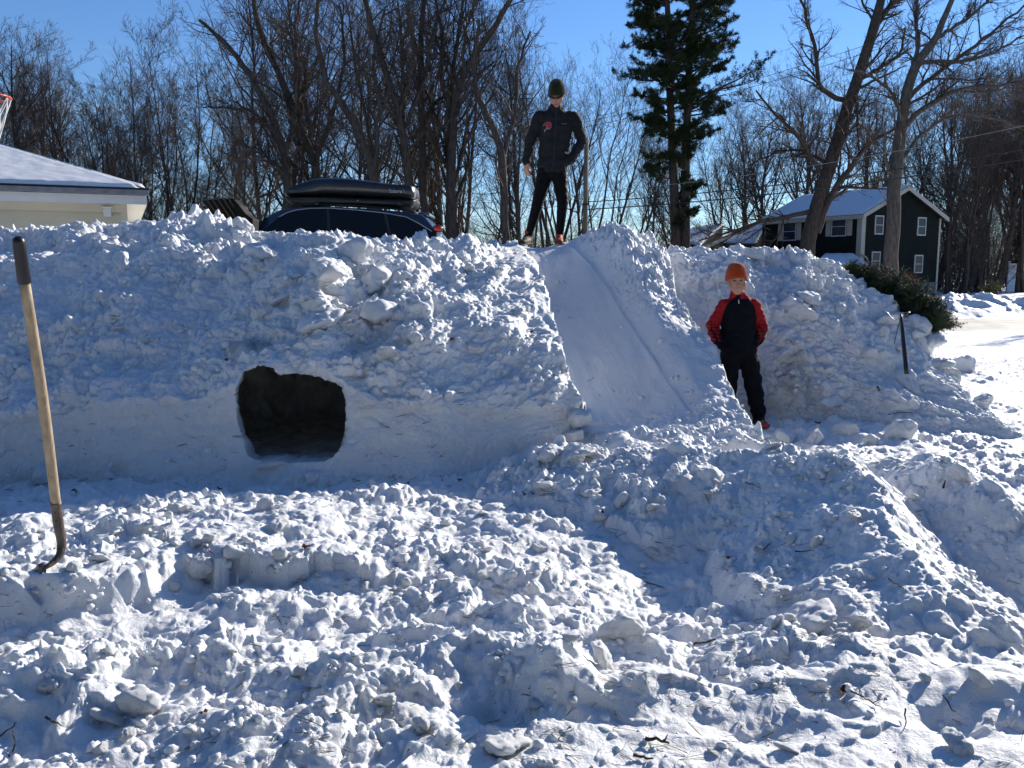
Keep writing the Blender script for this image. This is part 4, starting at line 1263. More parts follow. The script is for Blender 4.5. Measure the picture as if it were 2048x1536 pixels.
    for u, v in ((1669, 453), (1572, 463)):
        s = s_of(u, f); Y = A.y + f.y * s
        window('f', s, W(u, v, Y).z, 1.0, 1.05, True)
    # porch roof over the entry
    P1, P2 = W(1628, 529, 47), W(1737, 527, 49)
    P3, P4 = W(1706, 508, 52), W(1650, 506, 53)
    P2.z = P1.z
    P3.z = P4.z = P1.z + .62
    add(slab('porch_roof', [P1, P2, P3, P4], .14, M_TRIM, root))
    add(snow_slab('roof_snow', [P1 + up * .004, P2 + up * .004, P3 + up * .004, P4 + up * .004], .10, root, 40, 30, 12, .01))
    for q in (P1 + Vector((.3, .4, 0)), P2 + Vector((-.4, .4, 0))):
        add(tube_obj('porch_post', [(q.x, q.y, -.2), (q.x, q.y, P1.z - .13)], .07, M_TRIM, root))
    bm = bmesh.new(); c = (P1 + P3) / 2; add_box(bm, (c.x - 2.2, c.y + .2, -.3), (c.x + .6, c.y + 4, P1.z - .15)); add(bm_obj('wall', bm, M_GREEN, root))
    # lower wings to the left
    for quad, wallz in (([W(1437, 486, 60), W(1512, 487, 58.5), W(1531, 452, 62), W(1508, 451, 64)], 0), ([W(1350, 480, 55), W(1400, 492, 53), W(1446, 450, 58), W(1385, 457, 60)], 1)):
        add(slab('roof', [q for q in quad], .2, M_DROOF, root))
        add(snow_slab('roof_snow', [q + up * .004 for q in quad], .10, root, 40, 40, 14 + wallz, .02))
        bm = bmesh.new()
        lows = [Vector((q.x, q.y, -.2)) for q in quad]
        tops = [q - up * .21 for q in quad]
        a = [bm.verts.new(x) for x in lows]; b = [bm.verts.new(x) for x in tops]
        for i in range(4): bm.faces.new([a[i], a[(i + 1) % 4], b[(i + 1) % 4], b[i]])
        bm.faces.new(b); bm.faces.new(a[::-1])
        add(bm_obj('wing_wall', bm, M_GREEN, root))
    q0, q1 = W(1400, 495, 52.9), W(1493, 450, 57.9)
    bm = bmesh.new()
    vv = [bm.verts.new(x) for x in (q0, q1, q1 - up * .28, q0 - up * .28, q0 + Vector((.05, .1, 0)), q1 + Vector((.05, .1, 0)), q1 + Vector((.05, .1, -.28)), q0 + Vector((.05, .1, -.28)))]
    for fc in ((0, 1, 2, 3), (7, 6, 5, 4), (0, 4, 5, 1), (2, 6, 7, 3), (0, 3, 7, 4), (1, 5, 6, 2)): bm.faces.new([vv[i] for i in fc])
    add(bm_obj('rake_board', bm, M_TRIM, root))
house()

# ------------------------------------------------------------------ white fence, road, poles and wires
def fence():
    Y = 68
    x0, x1 = (2009 - CU) / F * Y, (2009 - CU) / F * Y + 7.5
    root = empty('white_fence', (x0, Y, -.1)); tag(root, 'white vinyl privacy fence at the right edge', 'fence')
    ang = Matrix.Rotation(R(4), 4, 'Z')
    for i in range(4):
        x = i * 2.4
        bm = bmesh.new(); add_box(bm, (x - .08, -.08, -.3), (x + .08, .08, 2.3)); add_box(bm, (x - .1, -.1, 2.301), (x + .1, .1, 2.37))
        bm_obj('post', bm, M_WHITE, root)
        if i < 3:
            bm = bmesh.new(); add_box(bm, (x + .081, -.04, .05), (x + 2.319, .04, .25)); add_box(bm, (x + .081, -.04, 2.02), (x + 2.319, .04, 2.2))
            for k in range(14): add_box(bm, (x + .085 + k * .1595, -.02, .251), (x + .235 + k * .1595, .02, 2.019))
            bm_obj('panel', bm, M_WHITE, root)
fence()

xs_, tt_ = np.meshgrid(np.linspace(6, 60, 120), np.linspace(0, 1, 24))
rs = np.stack([xs_, 24.6 + (xs_ - 12) * .1 + tt_ * 6.6, -.155 + .03 * (1 - (2 * tt_ - 1) ** 2) + .004 * gnoise(xs_ * 2, tt_ * 8, 5)], 2)
M_ROAD = mat('salted_asphalt', (.42, .40, .35), .75, var=.25, scale=1.2, bump=.6, bscale=90)
road = link_mesh('road', np_mesh('road', rs.reshape(-1, 3), [grid_faces(24, 120)]), M_ROAD)
tag(road, kind='structure')

M_POLE = mat('weathered_pole', (.24, .19, .13), .9, var=.3, scale=3, stretch=(2, 2, .3), bump=.6)
M_WIRE = mat('wire', (.03, .03, .03), .6)
M_WIREL = mat('wire_pale', (.30, .30, .30), .4, metal=.6)
pp = W(1172, 276, 40)
root = empty('utility_pole', (pp.x, 40, -.1)); tag(root, 'thin weathered utility pole standing to the right of the man', 'utility pole')
tube_obj('pole', [(0, 0, -.3), (.02, 0, pp.z + .1)], [.13, .10], M_POLE, root, 10)
bm = bmesh.new(); add_box(bm, (-.16, -.15, 4.6), (.16, -.11, 4.68)); bm_obj('bracket', bm, M_WIRE, root)
def wire(p, q, sag, r, m, label, Kk=30):
    p, q = np.array(p), np.array(q)
    t = np.linspace(0, 1, Kk + 1)[:, None]
    P = p * (1 - t) + q * t; P[:, 2] -= (sag * 4 * t * (1 - t))[:, 0]
    o = tube_obj('overhead_wire', P - p, r, m, None, 5); o.location = p
    tag(o, label, 'wire', 'utility wires along the road')
wire(W(-200, 418, 44), W(1171, 397, 40), .25, .011, M_WIREL, 'thin pale wire running left from the utility pole past the car')
wire(W(1173, 404, 40), W(2250, 262, 33), .35, .022, M_WIRE, 'thick black wire, upper of the pair crossing before the house trees')
wire(W(1173, 419, 40), W(2250, 283, 33), .35, .024, M_WIRE, 'thick black wire, lowest of those crossing before the house trees')
wire(W(1173, 384, 40), W(2250, 205, 33), .45, .011, M_WIREL, 'thin pale wire strung above the pair of black wires')
wire(W(1150, 248, 46), W(2250, -95, 30), .5, .010, M_WIRE, 'thin wire, upper of two rising steeply right of the pine')
wire(W(1150, 258, 46), W(2250, -75, 30), .5, .010, M_WIRE, 'thin wire, lower of two rising steeply right of the pine')

# ------------------------------------------------------------------ shrubs
def shrub(name, u, Y, h, w, n, m, label, seed, leaves=None, cat='shrub'):
    g = np.random.default_rng(seed)
    p = W(u, 540, Y)
    b = Bag()
    an = g.random(n) * 6.283
    sp = np.sqrt(g.random(n)) * w / h
    d = nrm(np.stack([np.cos(an) * sp, np.sin(an) * sp, np.ones(n)], 1))
    st = np.stack([g.normal(0, .12, n), g.normal(0, .12, n), np.full(n, -.05)], 1)
    L = h * g.uniform(.75, 1.08, n)
    q, rr = grow(g, st, d, L, np.full(n, .012), np.full(n, .005), 6, .08, .02)
    b.tube(q, rr, 3)
    twigs(g, b, [(q, rr, L)], [(9, .2, 30, 10, .4, .6, 4, .12, .05, 3), (4, .1, 32, 10, .5, .7, 3, .15, .03, 3)], mn=.005)
    o = empty(name, (p.x, Y, -.1)); tag(o, label, cat)
    link_mesh('stems', b.mesh('stems', m), None, o)
    if leaves:
        lb = Bag(); C = q[:, 2:].reshape(-1, 3); needle_tufts(g, lb, C, nrm(g.normal(0, 1, C.shape) + [0, 0, .6]), .16, 9, .03)
        link_mesh('leaves', lb.mesh('leaves', leaves, False), None, o)
M_LEAFY = mat('yellowgreen_leaf', (.20, .19, .04), .6, var=.4, scale=3, col2=(.10, .13, .04))
shrub('round_shrub', 1722, 48, 2.0, 1.25, 90, M_TWIGR, 'russet twiggy shrub between the porch roof and the grey trunk', 121)
shrub('round_shrub', 1802, 48.5, 1.55, .95, 80, M_TWIGR, 'russet twiggy shrub just right of the grey trunk by the gable', 122)
shrub('leafy_shrub', 1985, 50, 1.15, .8, 26, M_TWIG, 'small shrub with yellow green leaves beside the white fence', 123, M_LEAFY)
# ------------------------------------------------------------------ shovel
M_WOOD = mat('ash_handle', (.38, .285, .18), .6, var=.22, scale=3, stretch=(14, 14, .8), bump=.3, bscale=20)
M_GRIP = mat('rubber_grip', (.010, .010, .011), .35, var=.2)
M_STEEL = mat('worn_steel', (.12, .095, .08), .5, metal=.6, var=.35, scale=14, bump=.4, bscale=70)
def shovel():
    T, B = W(36, 474, 2.86), W(112, 1010, 3.36)
    root = empty('shovel', B); tag(root, 'long wooden handled shovel with a black grip stuck in the snow', 'shovel')
    ax = (T - B); L = ax.length; a = ax.normalized()
    P = [a * (L * k) for k in np.linspace(0, .86, 14)]
    bow = Vector((.006, 0, 0))
    P = [p + bow * math.sin(math.pi * i / 13) for i, p in enumerate(P)]
    tube_obj('handle', P, [.0185, .019, .0175], M_WOOD, root, 16)
    G = [a * (L * k) for k in (.857, .862, .9, .95, .985, .995, 1.0, 1.002)]
    tube_obj('grip', G, np.array([.0195, .0215, .0205, .0200, .0195, .0165, .009, .001]), M_GRIP, root, 16)
    # steel socket that bends forward into the blade
    pts = [a * .02, -a * .0, W(117, 1050, 3.37) - B, W(124, 1085, 3.38) - B, W(120, 1112, 3.36) - B, W(104, 1127, 3.33) - B, W(90, 1137, 3.30) - B]
    tube_obj('socket', pts, [.0205, .0205, .0195, .019, .017, .013, .010], M_STEEL, root, 14, 20)
    bm = bmesh.new(); add = bmesh.ops.create_uvsphere
    for k in (.35, .75):
        q = pts[1].lerp(pts[2], k) + Vector((.004, -.0195, 0)); add(bm, u_segments=8, v_segments=6, radius=.004, matrix=Matrix.Translation(q))
    bm_obj('rivet', bm, M_STEEL, root, True)
    # blade: curved plate, nearly all of it under the snow
    s = pts[-1]; fwd = Vector((-.07, .08, -.20)).normalized(); side = Vector((.55, -.8, 0)).normalized()
    n1, n2 = 14, 12; V = []
    for i in range(n1):
        t = i / (n1 - 1); wd = .095 * (math.sin(min(1, t * 3 + .25) * math.pi / 2)) * (1 - .55 * max(0, t - .6) / .4)
        for j in range(n2):
            q = (j / (n2 - 1) * 2 - 1)
            p = s + fwd * (t * .27 - .02) + side * (q * wd) + fwd.cross(side) * (.028 * (1 - q * q) + .02 * math.sin(t * 3))
            V.append(p)
    V = np.array(V); nn = np.array(fwd.cross(side)) * .0025
    f = grid_faces(n1, n2)
    me = np_mesh('blade', np.concatenate([V, V + nn]), [f, f[:, ::-1] + len(V)])
    link_mesh('blade', me, M_STEEL, root)
shovel()

# ------------------------------------------------------------------ car with roof box
M_PAINT = mat('blue_grey_paint', (.035, .05, .075), .28, metal=.7, var=.05, coat=1.0)
M_TINT = mat('tinted_glass', (.005, .006, .008), .12, var=.02, spec=.25)
M_RED = mat('red_lens', (.55, .02, .012), .3, var=.1)
M_TYRE = mat('tyre', (.02, .02, .02), .8)
M_RIM = mat('alloy', (.4, .4, .42), .35, metal=.9)
def profile_body(prof, wfun, m, name, parent, thick=None):
    """closed side outline (x,z) swept to both sides with half width wfun(z)"""
    bm = bmesh.new(); n = len(prof)
    rows = []
    for s in (-1, -.96, -.86, -.5, 0, .5, .86, .96, 1):
        r = []
        for x, z in prof:
            w = wfun(x, z); k = 1 - .035 * max(0, abs(s) - .8) / .2
            cx, cz = 0, sum(p[1] for p in prof) / n
            r.append(bm.verts.new((cx + (x - cx) * k, s * w, cz + (z - cz) * k)))
        rows.append(r)
    for a, b in zip(rows, rows[1:]):
        for i in range(n): bm.faces.new([a[i], a[(i + 1) % n], b[(i + 1) % n], b[i]])
    bm.faces.new(rows[0][::-1]); bm.faces.new(rows[-1])
    bmesh.ops.triangulate(bm, faces=[f for f in bm.faces if len(f.verts) > 4])
    return bm_obj(name, bm, m, parent, True)

def car():
    Y = 13.5
    O = W(717, 540, Y); gz = .80
    root = empty('parked_car', (O.x, Y + .9, gz)); tag(root, 'blue grey estate car parked behind the snow bank', 'car')
    def pz(u, v): p = W(u, v, Y + .22); return (p.x - O.x, p.z - gz)
    roof = [pz(528, 433), pz(540, 425), pz(556, 418), pz(580, 413), pz(610, 411), pz(644, 411), pz(700, 414), pz(776, 420), pz(825, 425), pz(846, 428), pz(856, 436), pz(866, 448), pz(884, 472), pz(898, 490)]
    low = [(1.50, .85), (1.55, .55), (1.5, .35), (1.3, .28), (-2.7, .28), (-2.95, .35), (-3.05, .55), (-3.0, .75), (-2.7, .86), (-2.3, .93), (-1.95, .97)]
    prof = roof + low
    def wf(x, z): return .90 if z < .95 else .90 - (z - .95) * .30
    profile_body(prof, wf, M_PAINT, 'body', root)
    # side glass, both sides, set 3 mm proud
    win = [pz(545, 447), pz(559, 434), pz(575, 425), pz(591, 420), pz(620, 416.5), pz(657, 416), pz(715, 420), pz(770, 426), pz(813, 434), pz(835, 445), pz(865, 463), pz(872, 478), pz(865, 486), pz(560, 486), pz(520, 470)]
    for s in (-1, 1):
        bm = bmesh.new()
        a = [bm.verts.new((x, s * (wf(x, z) + .004), z)) for x, z in win]
        bm.faces.new(a if s < 0 else a[::-1]); bmesh.ops.triangulate(bm, faces=bm.faces[:])
        w = bm_obj('side_window', bm, M_TINT, root)
        tube_obj('window_trim', [(x, s * (wf(x, z) + .008), z) for x, z in win[1:11]], .008, mat('chrome_trim', (.35, .36, .38), .3, metal=.8), root, 6)
        for (x0, z0), (x1, z1) in ((pz(655, 416), pz(661, 470)), (pz(770, 426), pz(782, 470))):
            bm = bmesh.new(); y0 = s * (wf(x0, z0) + .007); y1 = s * (wf(x1, z1) + .007)
            v = [bm.verts.new(p) for p in ((x0 - .02, y0, z0), (x0 + .02, y0, z0), (x1 + .02, y1, z1), (x1 - .02, y1, z1))]
            bm.faces.new(v); bm_obj('pillar', bm, M_BLACK, root)
    # roof rails
    for s in (-1, 1):
        tube_obj('roof_rail', [(pz(575, 411)[0], s * .42, pz(575, 409)[1]), (pz(600, 408)[0], s * .44, pz(600, 406)[1]), (pz(700, 411)[0], s * .45, pz(700, 408)[1]), (pz(815, 421)[0], s * .44, pz(815, 418)[1]), (pz(832, 425)[0], s * .42, pz(832, 425)[1])], .014, M_BLACK, root, 8, 16)
    for u in (618, 790):
        x = pz(u, 0)[0]; z = pz(u, 407.5)[1]
        bm = bmesh.new(); add_box(bm, (x - .03, -.55, z - .01), (x + .03, .55, z + .025)); bm_obj('cross_bar', bm, M_BLACK, root, bevel=.006)
    # spoiler
    bm = bmesh.new(); a = pz(834, 424); b = pz(857, 428)
    add_box(bm, (a[0], -.52, b[1] - .02), (b[0], .52, a[1] + .004)); bm_obj('spoiler', bm, M_PAINT, root, bevel=.012)
    # tail lights
    for s in (-1,):
        x, z = pz(877, 458)
        bm = bmesh.new(); bmesh.ops.create_uvsphere(bm, u_segments=20, v_segments=12, radius=1, matrix=Matrix.Translation((x, s * .78, z)) @ Matrix.Diagonal((.085, .06, .06, 1)))
        h = bm_obj('light_housing', bm, M_BLACK, root, True)
        bm = bmesh.new(); bmesh.ops.create_uvsphere(bm, u_segments=20, v_segments=12, radius=1, matrix=Matrix.Translation((x, s * .835, z)) @ Matrix.Diagonal((.062, .022, .042, 1)))
        bm_obj('tail_light', bm, M_RED, root, True)
    for x in (-2.15, .75):
        for s in (-1, 1):
            bm = bmesh.new(); bmesh.ops.create_cone(bm, cap_ends=True, segments=28, radius1=.34, radius2=.34, depth=.22, matrix=Matrix.Translation((x, s * .80, .34)) @ Matrix.Rotation(math.pi / 2, 4, 'X'))
            w = bm_obj('wheel', bm, M_TYRE, root, bevel=.02)
            bm = bmesh.new(); bmesh.ops.create_cone(bm, cap_ends=True, segments=20, radius1=.22, radius2=.18, depth=.03, matrix=Matrix.Translation((x, s * .925, .34)) @ Matrix.Rotation(math.pi / 2 * (1 if s < 0 else -1), 4, 'X'))
            bm_obj('rim', bm, M_RIM, w)
    # roof box
    rb = empty('roof_box', (O.x, Y + .9, gz + 1.69)); rb.scale = (1, 1, 1.08); tag(rb, 'glossy black cargo box with an upswept nose on the car roof', 'roof box')
    M_BOX = mat('black_box_plastic', (.013, .015, .018), .32, var=.1, bump=.15, bscale=200, coat=.3)
    def q(X, Yz):
        p = W(380 + X / 3.79, 330 + Yz / 3.79, Y + .45); return (p.x - O.x, p.z - gz - 1.75)
    top = [q(695, 205), q(703, 190), q(740, 160), q(790, 132), q(840, 110), q(900, 92), q(960, 82), q(1060, 78), q(1150, 80), q(1240, 87), q(1300, 94), q(1400, 108), q(1500, 121), q(1600, 131), q(1680, 138), q(1698, 150), q(1704, 195), q(1712, 240)]
    bot = [q(1710, 246), q(1700, 275), q(1672, 296), q(1500, 290), q(1250, 276), q(1000, 262), q(900, 268), q(800, 276), q(752, 272), q(715, 245), q(700, 222)]
    def loft(prof, nm, wmax, mt):
        bm = bmesh.new(); n = len(prof); cx = sum(p[0] for p in prof) / n; cz = sum(p[1] for p in prof) / n
        rows = []
        for s in np.linspace(-1, 1, 15):
            k = (1 - abs(s) ** 5) ** .28 if abs(s) < 1 else .55
            k = max(.55, k)
            rows.append([bm.verts.new((cx + (x - cx) * (1 - (1 - k) * .12), s * wmax * (1 - .35 * max(0, -(x - cx) / 1.1 - .55)), cz + (z - cz) * k)) for x, z in prof])
        for a, b in zip(rows, rows[1:]):
            for i in range(n): bm.faces.new([a[i], a[(i + 1) % n], b[(i + 1) % n], b[i]])
        bm.faces.new(rows[0][::-1]); bm.faces.new(rows[-1]); bmesh.ops.triangulate(bm, faces=[f for f in bm.faces if len(f.verts) > 4])
        return bm_obj(nm, bm, mt, rb, True)
    seam = [q(1706, 232), q(1400, 222), q(1000, 205), q(800, 205), q(703, 208)]
    seamlow = [q(1708, 240), q(1400, 230), q(1000, 213), q(800, 213), q(705, 214)]
    loft(top[:17] + seam, 'lid', .46, M_BOX)
    loft(seamlow[::-1] + bot, 'tray', .44, M_BLACK)
    # latch fittings at the blunt end, keyhole, small white wordmark on the lid
    mw = mat('pale_fitting', (.6, .6, .58), .4)
    for (X, Yz, a, b) in ((1700, 210, .014, .04), (1716, 243, .022, .022), (1272, 246, .008, .008)):
        x, z = q(X, Yz)
        bm = bmesh.new(); bmesh.ops.create_uvsphere(bm, u_segments=12, v_segments=8, radius=1, matrix=Matrix.Translation((x, -.455 if X < 1400 else -.40, z)) @ Matrix.Diagonal((a, .012, b, 1)))
        bm_obj('latch' if X > 1400 else 'keyhole', bm, mw, rb, True)
    cu = bpy.data.curves.new('wordmark', 'FONT'); cu.body = 'Subaru \\'; cu.size = .075; cu.extrude = .0006
    tmp = bpy.data.objects.new('wordmark', cu); COL.objects.link(tmp)
    bpy.context.view_layer.update()
    me = bpy.data.meshes.new_from_object(tmp.evaluated_get(bpy.context.evaluated_depsgraph_get()))
    bpy.data.objects.remove(tmp)
    me.materials.clear(); me.materials.append(mat('wordmark_grey', (.45, .47, .5), .5))
    o = bpy.data.objects.new('wordmark', me); COL.objects.link(o); o.parent = rb
    x, z = q(1508, 192); o.location = (x, -.474, z); o.rotation_euler = (R(88), R(1.5), 0)
    tube_obj('strap', [(q(1690, 285)[0], -.40, q(1690, 285)[1]), (q(1672, 300)[0], -.42, q(1672, 300)[1]), (q(1735, 358)[0], -.44, q(1735, 358)[1])], .004, M_WIREL, rb, 5)
car()

# ------------------------------------------------------------------ black slatted scoop behind the crest
def scoop():
    Y = 8.75
    O = W(465, 470, Y); root = empty('snow_scoop', O); tag(root, 'black ribbed plastic snow scoop lying tipped behind the bank crest', 'snow scoop')
    M_SC = mat('scoop_plastic', (.007, .0065, .0065), .7, var=.3, spec=.15)
    def P(u, v, dy=0): return W(u, v, Y + dy) - O
    A, B, Cc, D = P(402, 400), P(465, 396), P(497, 424, .0), P(508, 458)
    # back sheet: from the left lip sloping to the right, curved
    n1, n2 = 16, 10
    V = []
    for i in range(n1):
        s = i / (n1 - 1)
        tp = P(402 + 66 * s, 400.5 - 4 * s, .10 * s); bt = P(434 + 70 * s, 462 + 2 * s, .28 + .1 * s)
        for j in range(n2):
            t = j / (n2 - 1); p = tp.lerp(bt, t) + Vector((0, .10 * math.sin(math.pi * t), 0)); V.append(p)
    V = np.array(V); off = np.array([0, .008, 0]); f = grid_faces(n1, n2)
    ring = []
    link_mesh('back_sheet', np_mesh('back_sheet', np.concatenate([V, V + off]), [f, f[:, ::-1] + len(V)]), M_SC, root)
    for k, s in enumerate(np.linspace(.03, .85, 6)):
        tp = P(402 + 66 * s, 401.5 - 4 * s, .10 * s - .02); bt = P(434 + 70 * s, 462 + 2 * s, .26 + .1 * s)
        mid = tp.lerp(bt, .5) + Vector((0, .07, 0))
        tube_obj('rib', [tp, mid, bt], .006, mat('rib_edge', (.05, .048, .045), .5), root, 6, 8)
    tube_obj('rim', [P(402, 400), P(435, 397, .05), P(468, 396, .1)], .007, mat('rim_edge', (.07, .068, .065), .4), root, 8, 8)
    # right cheek dropping to the dark hump on the right
    bm = bmesh.new()
    pl = [P(466, 397, .1), P(478, 410), P(492, 428), P(506, 438), P(504, 470), P(480, 470), P(470, 440)]
    a = [bm.verts.new(p) for p in pl]; b = [bm.verts.new(p + Vector((0, .22, 0))) for p in pl]
    bm.faces.new(a); bm.faces.new(b[::-1])
    for i in range(len(pl)): bm.faces.new([a[i], b[i], b[(i + 1) % len(pl)], a[(i + 1) % len(pl)]])
    bm_obj('side_cheek', bm, M_SC, root, bevel=.012)
scoop()

# ------------------------------------------------------------------ basketball hoop
def hoop():
    Y = 7.9; ce = W(-37, 193, Y)
    root = empty('basketball_hoop', (ce.x - 1.0, Y + .1, .2)); tag(root, 'basketball hoop with a red rim and white net at the left edge', 'basketball hoop')
    O = root.location
    c = ce - O; r = .228
    MR = mat('red_rim', (.55, .06, .03), .4)
    MN = mat('net_cord', (.75, .75, .72), .8)
    tube_obj('rim', [c + Vector((r * math.cos(t), r * math.sin(t), 0)) for t in np.linspace(0, 2 * math.pi, 41)], .010, MR, root, 8)
    b = Bag(); n = 12
    for i in range(n):
        for sgn in (1, -1):
            P = []
            for k in range(9):
                t = k / 8; a = 2 * math.pi * (i + sgn * t * 1.5) / n
                rr = r * (1 - .55 * min(1, t * 1.1)); P.append(c + Vector((rr * math.cos(a), rr * math.sin(a), -.42 * t)))
            b.tube(np.array(P)[None], np.full((1, 9), .0045), 5)
    link_mesh('net', b.mesh('net', MN), None, root)
    bm = bmesh.new(); add_box(bm, (c.x - r - .19, c.y - .6, c.z - .15), (c.x - r - .15, c.y + .6, c.z + .9)); bm_obj('backboard', bm, M_WHITE, root, bevel=.008)
    bm = bmesh.new(); add_box(bm, (c.x - r - .149, c.y - .08, c.z - .06), (c.x - r - .005, c.y + .08, c.z + .01)); bm_obj('bracket', bm, MR, root)
    tube_obj('pole', [(c.x - 1.1, c.y, -.3), (c.x - 1.0, c.y, 2.3), (c.x - .45, c.y, c.z + .3)], .05, M_BLACK, root, 12, 12)
hoop()

# ------------------------------------------------------------------ black stake on the right slope
def stake():
    T, B = W(1802, 628, 7.66), W(1809, 702, 7.52)
    root = empty('stake', B); tag(root, 'black marker stake standing in the right slope of the bank', 'stake')
    P = [B + (B - T) * .6 - B, Vector((0, 0, 0)), (T - B) * .5, (T - B) * .94, (T - B)]
    tube_obj('shaft', P, [.019, .019, .018, .016, .008], M_BLACK, root, 10, 10)
    t = T - B
    tube_obj('cord', [t, t + Vector((-.02, -.02, -.08)), t + Vector((-.045, -.02, -.2)), t + Vector((-.05, -.01, -.26))], .004, M_BLACK, root, 5, 8)
    tube_obj('cord', [t, t + Vector((.03, -.02, .015)), t + Vector((.09, -.01, .02)), t + Vector((-.06, -.02, -.06)), t + Vector((-.12, .02, .02))], .003, M_WIREL, root, 5, 12)
stake()

# ------------------------------------------------------------------ discarded fir lying over the right slope
def fallen_fir():
    g = np.random.default_rng(140)
    A, B = W(1700, 547, 9.5), W(1876, 660, 8.55)
    O = (A + B) / 2
    root = empty('cut_fir_tree', (O.x, O.y, O.z)); tag(root, 'dark green cut fir tree lying along the right slope of the bank', 'fir tree')
    Ov = np.array(O)
    n = 430
    ax = np.array(B - A); L = np.linalg.norm(ax); ax /= L
    tr, nb = Bag(), Bag()
    q = np.linspace(np.array(A) - Ov, np.array(B) - Ov, 8); tr.tube(q[None], np.linspace(.012, .035, 8)[None], 8)
    t = g.random(n)
    st = np.array(A) + ax * (t * L)[:, None] - Ov
    perp = nrm(np.cross(ax, g.normal(0, 1, (n, 3)))); perp[:, 2] = np.where(g.random(n) < .7, np.abs(perp[:, 2]), perp[:, 2])
    d = nrm(perp * 1.0 - ax * .45 * (g.random((n, 1)) * 2.4 - 1.2) + np.array([.18, 0, 0]))
    Ls = .62 * (.20 + .30 * np.sin(np.clip(t * 1.1, 0, 1) * math.pi * .75)) * g.uniform(.5, 1.1, n)
    p1, r1 = grow(g, st, d, Ls, np.full(n, .006), np.full(n, .002), 6, .08, .02)
    tr.tube(p1, r1, 4)
    p, dd, L2, rr = spawn(g, p1, r1, 12, .1, 1, 45, 8, .48, Ls, .6)
    dd[:, 2] *= .6
    p2, r2 = grow(g, p, nrm(dd), np.maximum(L2, .05), np.full(len(L2), .002), np.full(len(L2), .001), 5, .05, .02)
    tr.tube(p2, r2, 3)
    # needles along the shoots
    def needles(P, m, ln):
        N, K1, _ = P.shape
        tt = g.random((N, m)) * (K1 - 1.001); k = tt.astype(int); f = (tt - k)[..., None]
        i = np.arange(N)[:, None]
        c = P[i, k] * (1 - f) + P[i, k + 1] * f; dr = nrm(P[i, k + 1] - P[i, k])
        s = nrm(np.cross(dr, g.normal(0, 1, c.shape))); dirn = nrm(dr * .6 + s)
        w = nrm(np.cross(dirn, g.normal(0, 1, c.shape))) * .0016
        V = np.stack([c + w, c - w, c + dirn * ln], 2).reshape(-1, 3)
        nb.add(V, np.arange(N * m * 3).reshape(-1, 3))
    needles(p2, 34, .024); needles(p1, 40, .024)
    link_mesh('trunk', tr.mesh('trunk', M_BARK), None, root)
    link_mesh('foliage', nb.mesh('foliage', M_FIR, False), None, root)
fallen_fir()
# ------------------------------------------------------------------ people
def loft_parts(parts):
    """closed tapered limbs / trunks: parts = [(pts, radii)], radii either r or (rx, ry)"""
    V, Fq, n0 = [], {4: [], 3: []}, 0
    for pts, rads in parts:
        P = np.array(pts, float); N = 20
        K = max(8, 4 * (len(P) - 1))
        s = np.linspace(0, 1, len(P)); t = np.linspace(0, 1, K + 1)
        rr = np.array([(r, r) if np.isscalar(r) else r for r in rads], float)
        Q = np.stack([np.interp(t, s, P[:, i]) for i in range(3)], 1)
        RR = np.stack([np.interp(t, s, rr[:, i]) for i in range(2)], 1)
        Q2, R2 = smooth1d(Q, 1, 0), smooth1d(RR, 1, 0); Q2[0], Q2[-1] = Q[0], Q[-1]; R2[0], R2[-1] = RR[0], RR[-1]
        T = nrm(np.gradient(Q2, axis=0))
        ref = np.array([0, 1., 0])
        A = nrm(np.cross(np.repeat(ref[None], len(T), 0), T)); 
        bad = np.abs(T[:, 1]) > .92
        A[bad] = np.array([1., 0, 0])
        B = np.cross(T, A)
        # round caps
        ring = []
        for e, sg in ((0, -1), (-1, 1)):
            pass
        Qs, Rs, As, Bs = [], [], [], []
        for a in (80, 55, 28):
            a = math.radians(a); Qs.append(Q2[0] - T[0] * min(R2[0]) * math.sin(a)); Rs.append(R2[0] * math.cos(a)); As.append(A[0]); Bs.append(B[0])
        Qs += list(Q2); Rs += list(R2); As += list(A); Bs += list(B)
        for a in (28, 55, 80):
            a = math.radians(a); Qs.append(Q2[-1] + T[-1] * min(R2[-1]) * math.sin(a)); Rs.append(R2[-1] * math.cos(a)); As.append(A[-1]); Bs.append(B[-1])
        Qs, Rs, As, Bs = map(np.array, (Qs, Rs, As, Bs))
        an = np.arange(N) * 2 * math.pi / N
        Vv = Qs[:, None] + As[:, None] * (Rs[:, :1, None] * np.cos(an)[None, :, None]) + Bs[:, None] * (Rs[:, 1:, None] * np.sin(an)[None, :, None])
        m = len(Qs)
        j = np.arange(N); j2 = (j + 1) % N
        for i in range(m - 1):
            Fq[4].append(np.stack([n0 + i * N + j, n0 + i * N + j2, n0 + (i + 1) * N + j2, n0 + (i + 1) * N + j], 1))
        V.append(Vv.reshape(-1, 3)); c0 = n0 + m * N
        V.append(np.array([Qs[0], Qs[-1]]))
        Fq[3].append(np.stack([j2 + n0, j + n0, np.full(N, c0)], 1)); Fq[3].append(np.stack([n0 + (m - 1) * N + j, n0 + (m - 1) * N + j2, np.full(N, c0 + 1)], 1))
        n0 += m * N + 2
    return np.concatenate(V), [np.concatenate(Fq[4]), np.concatenate(Fq[3])]

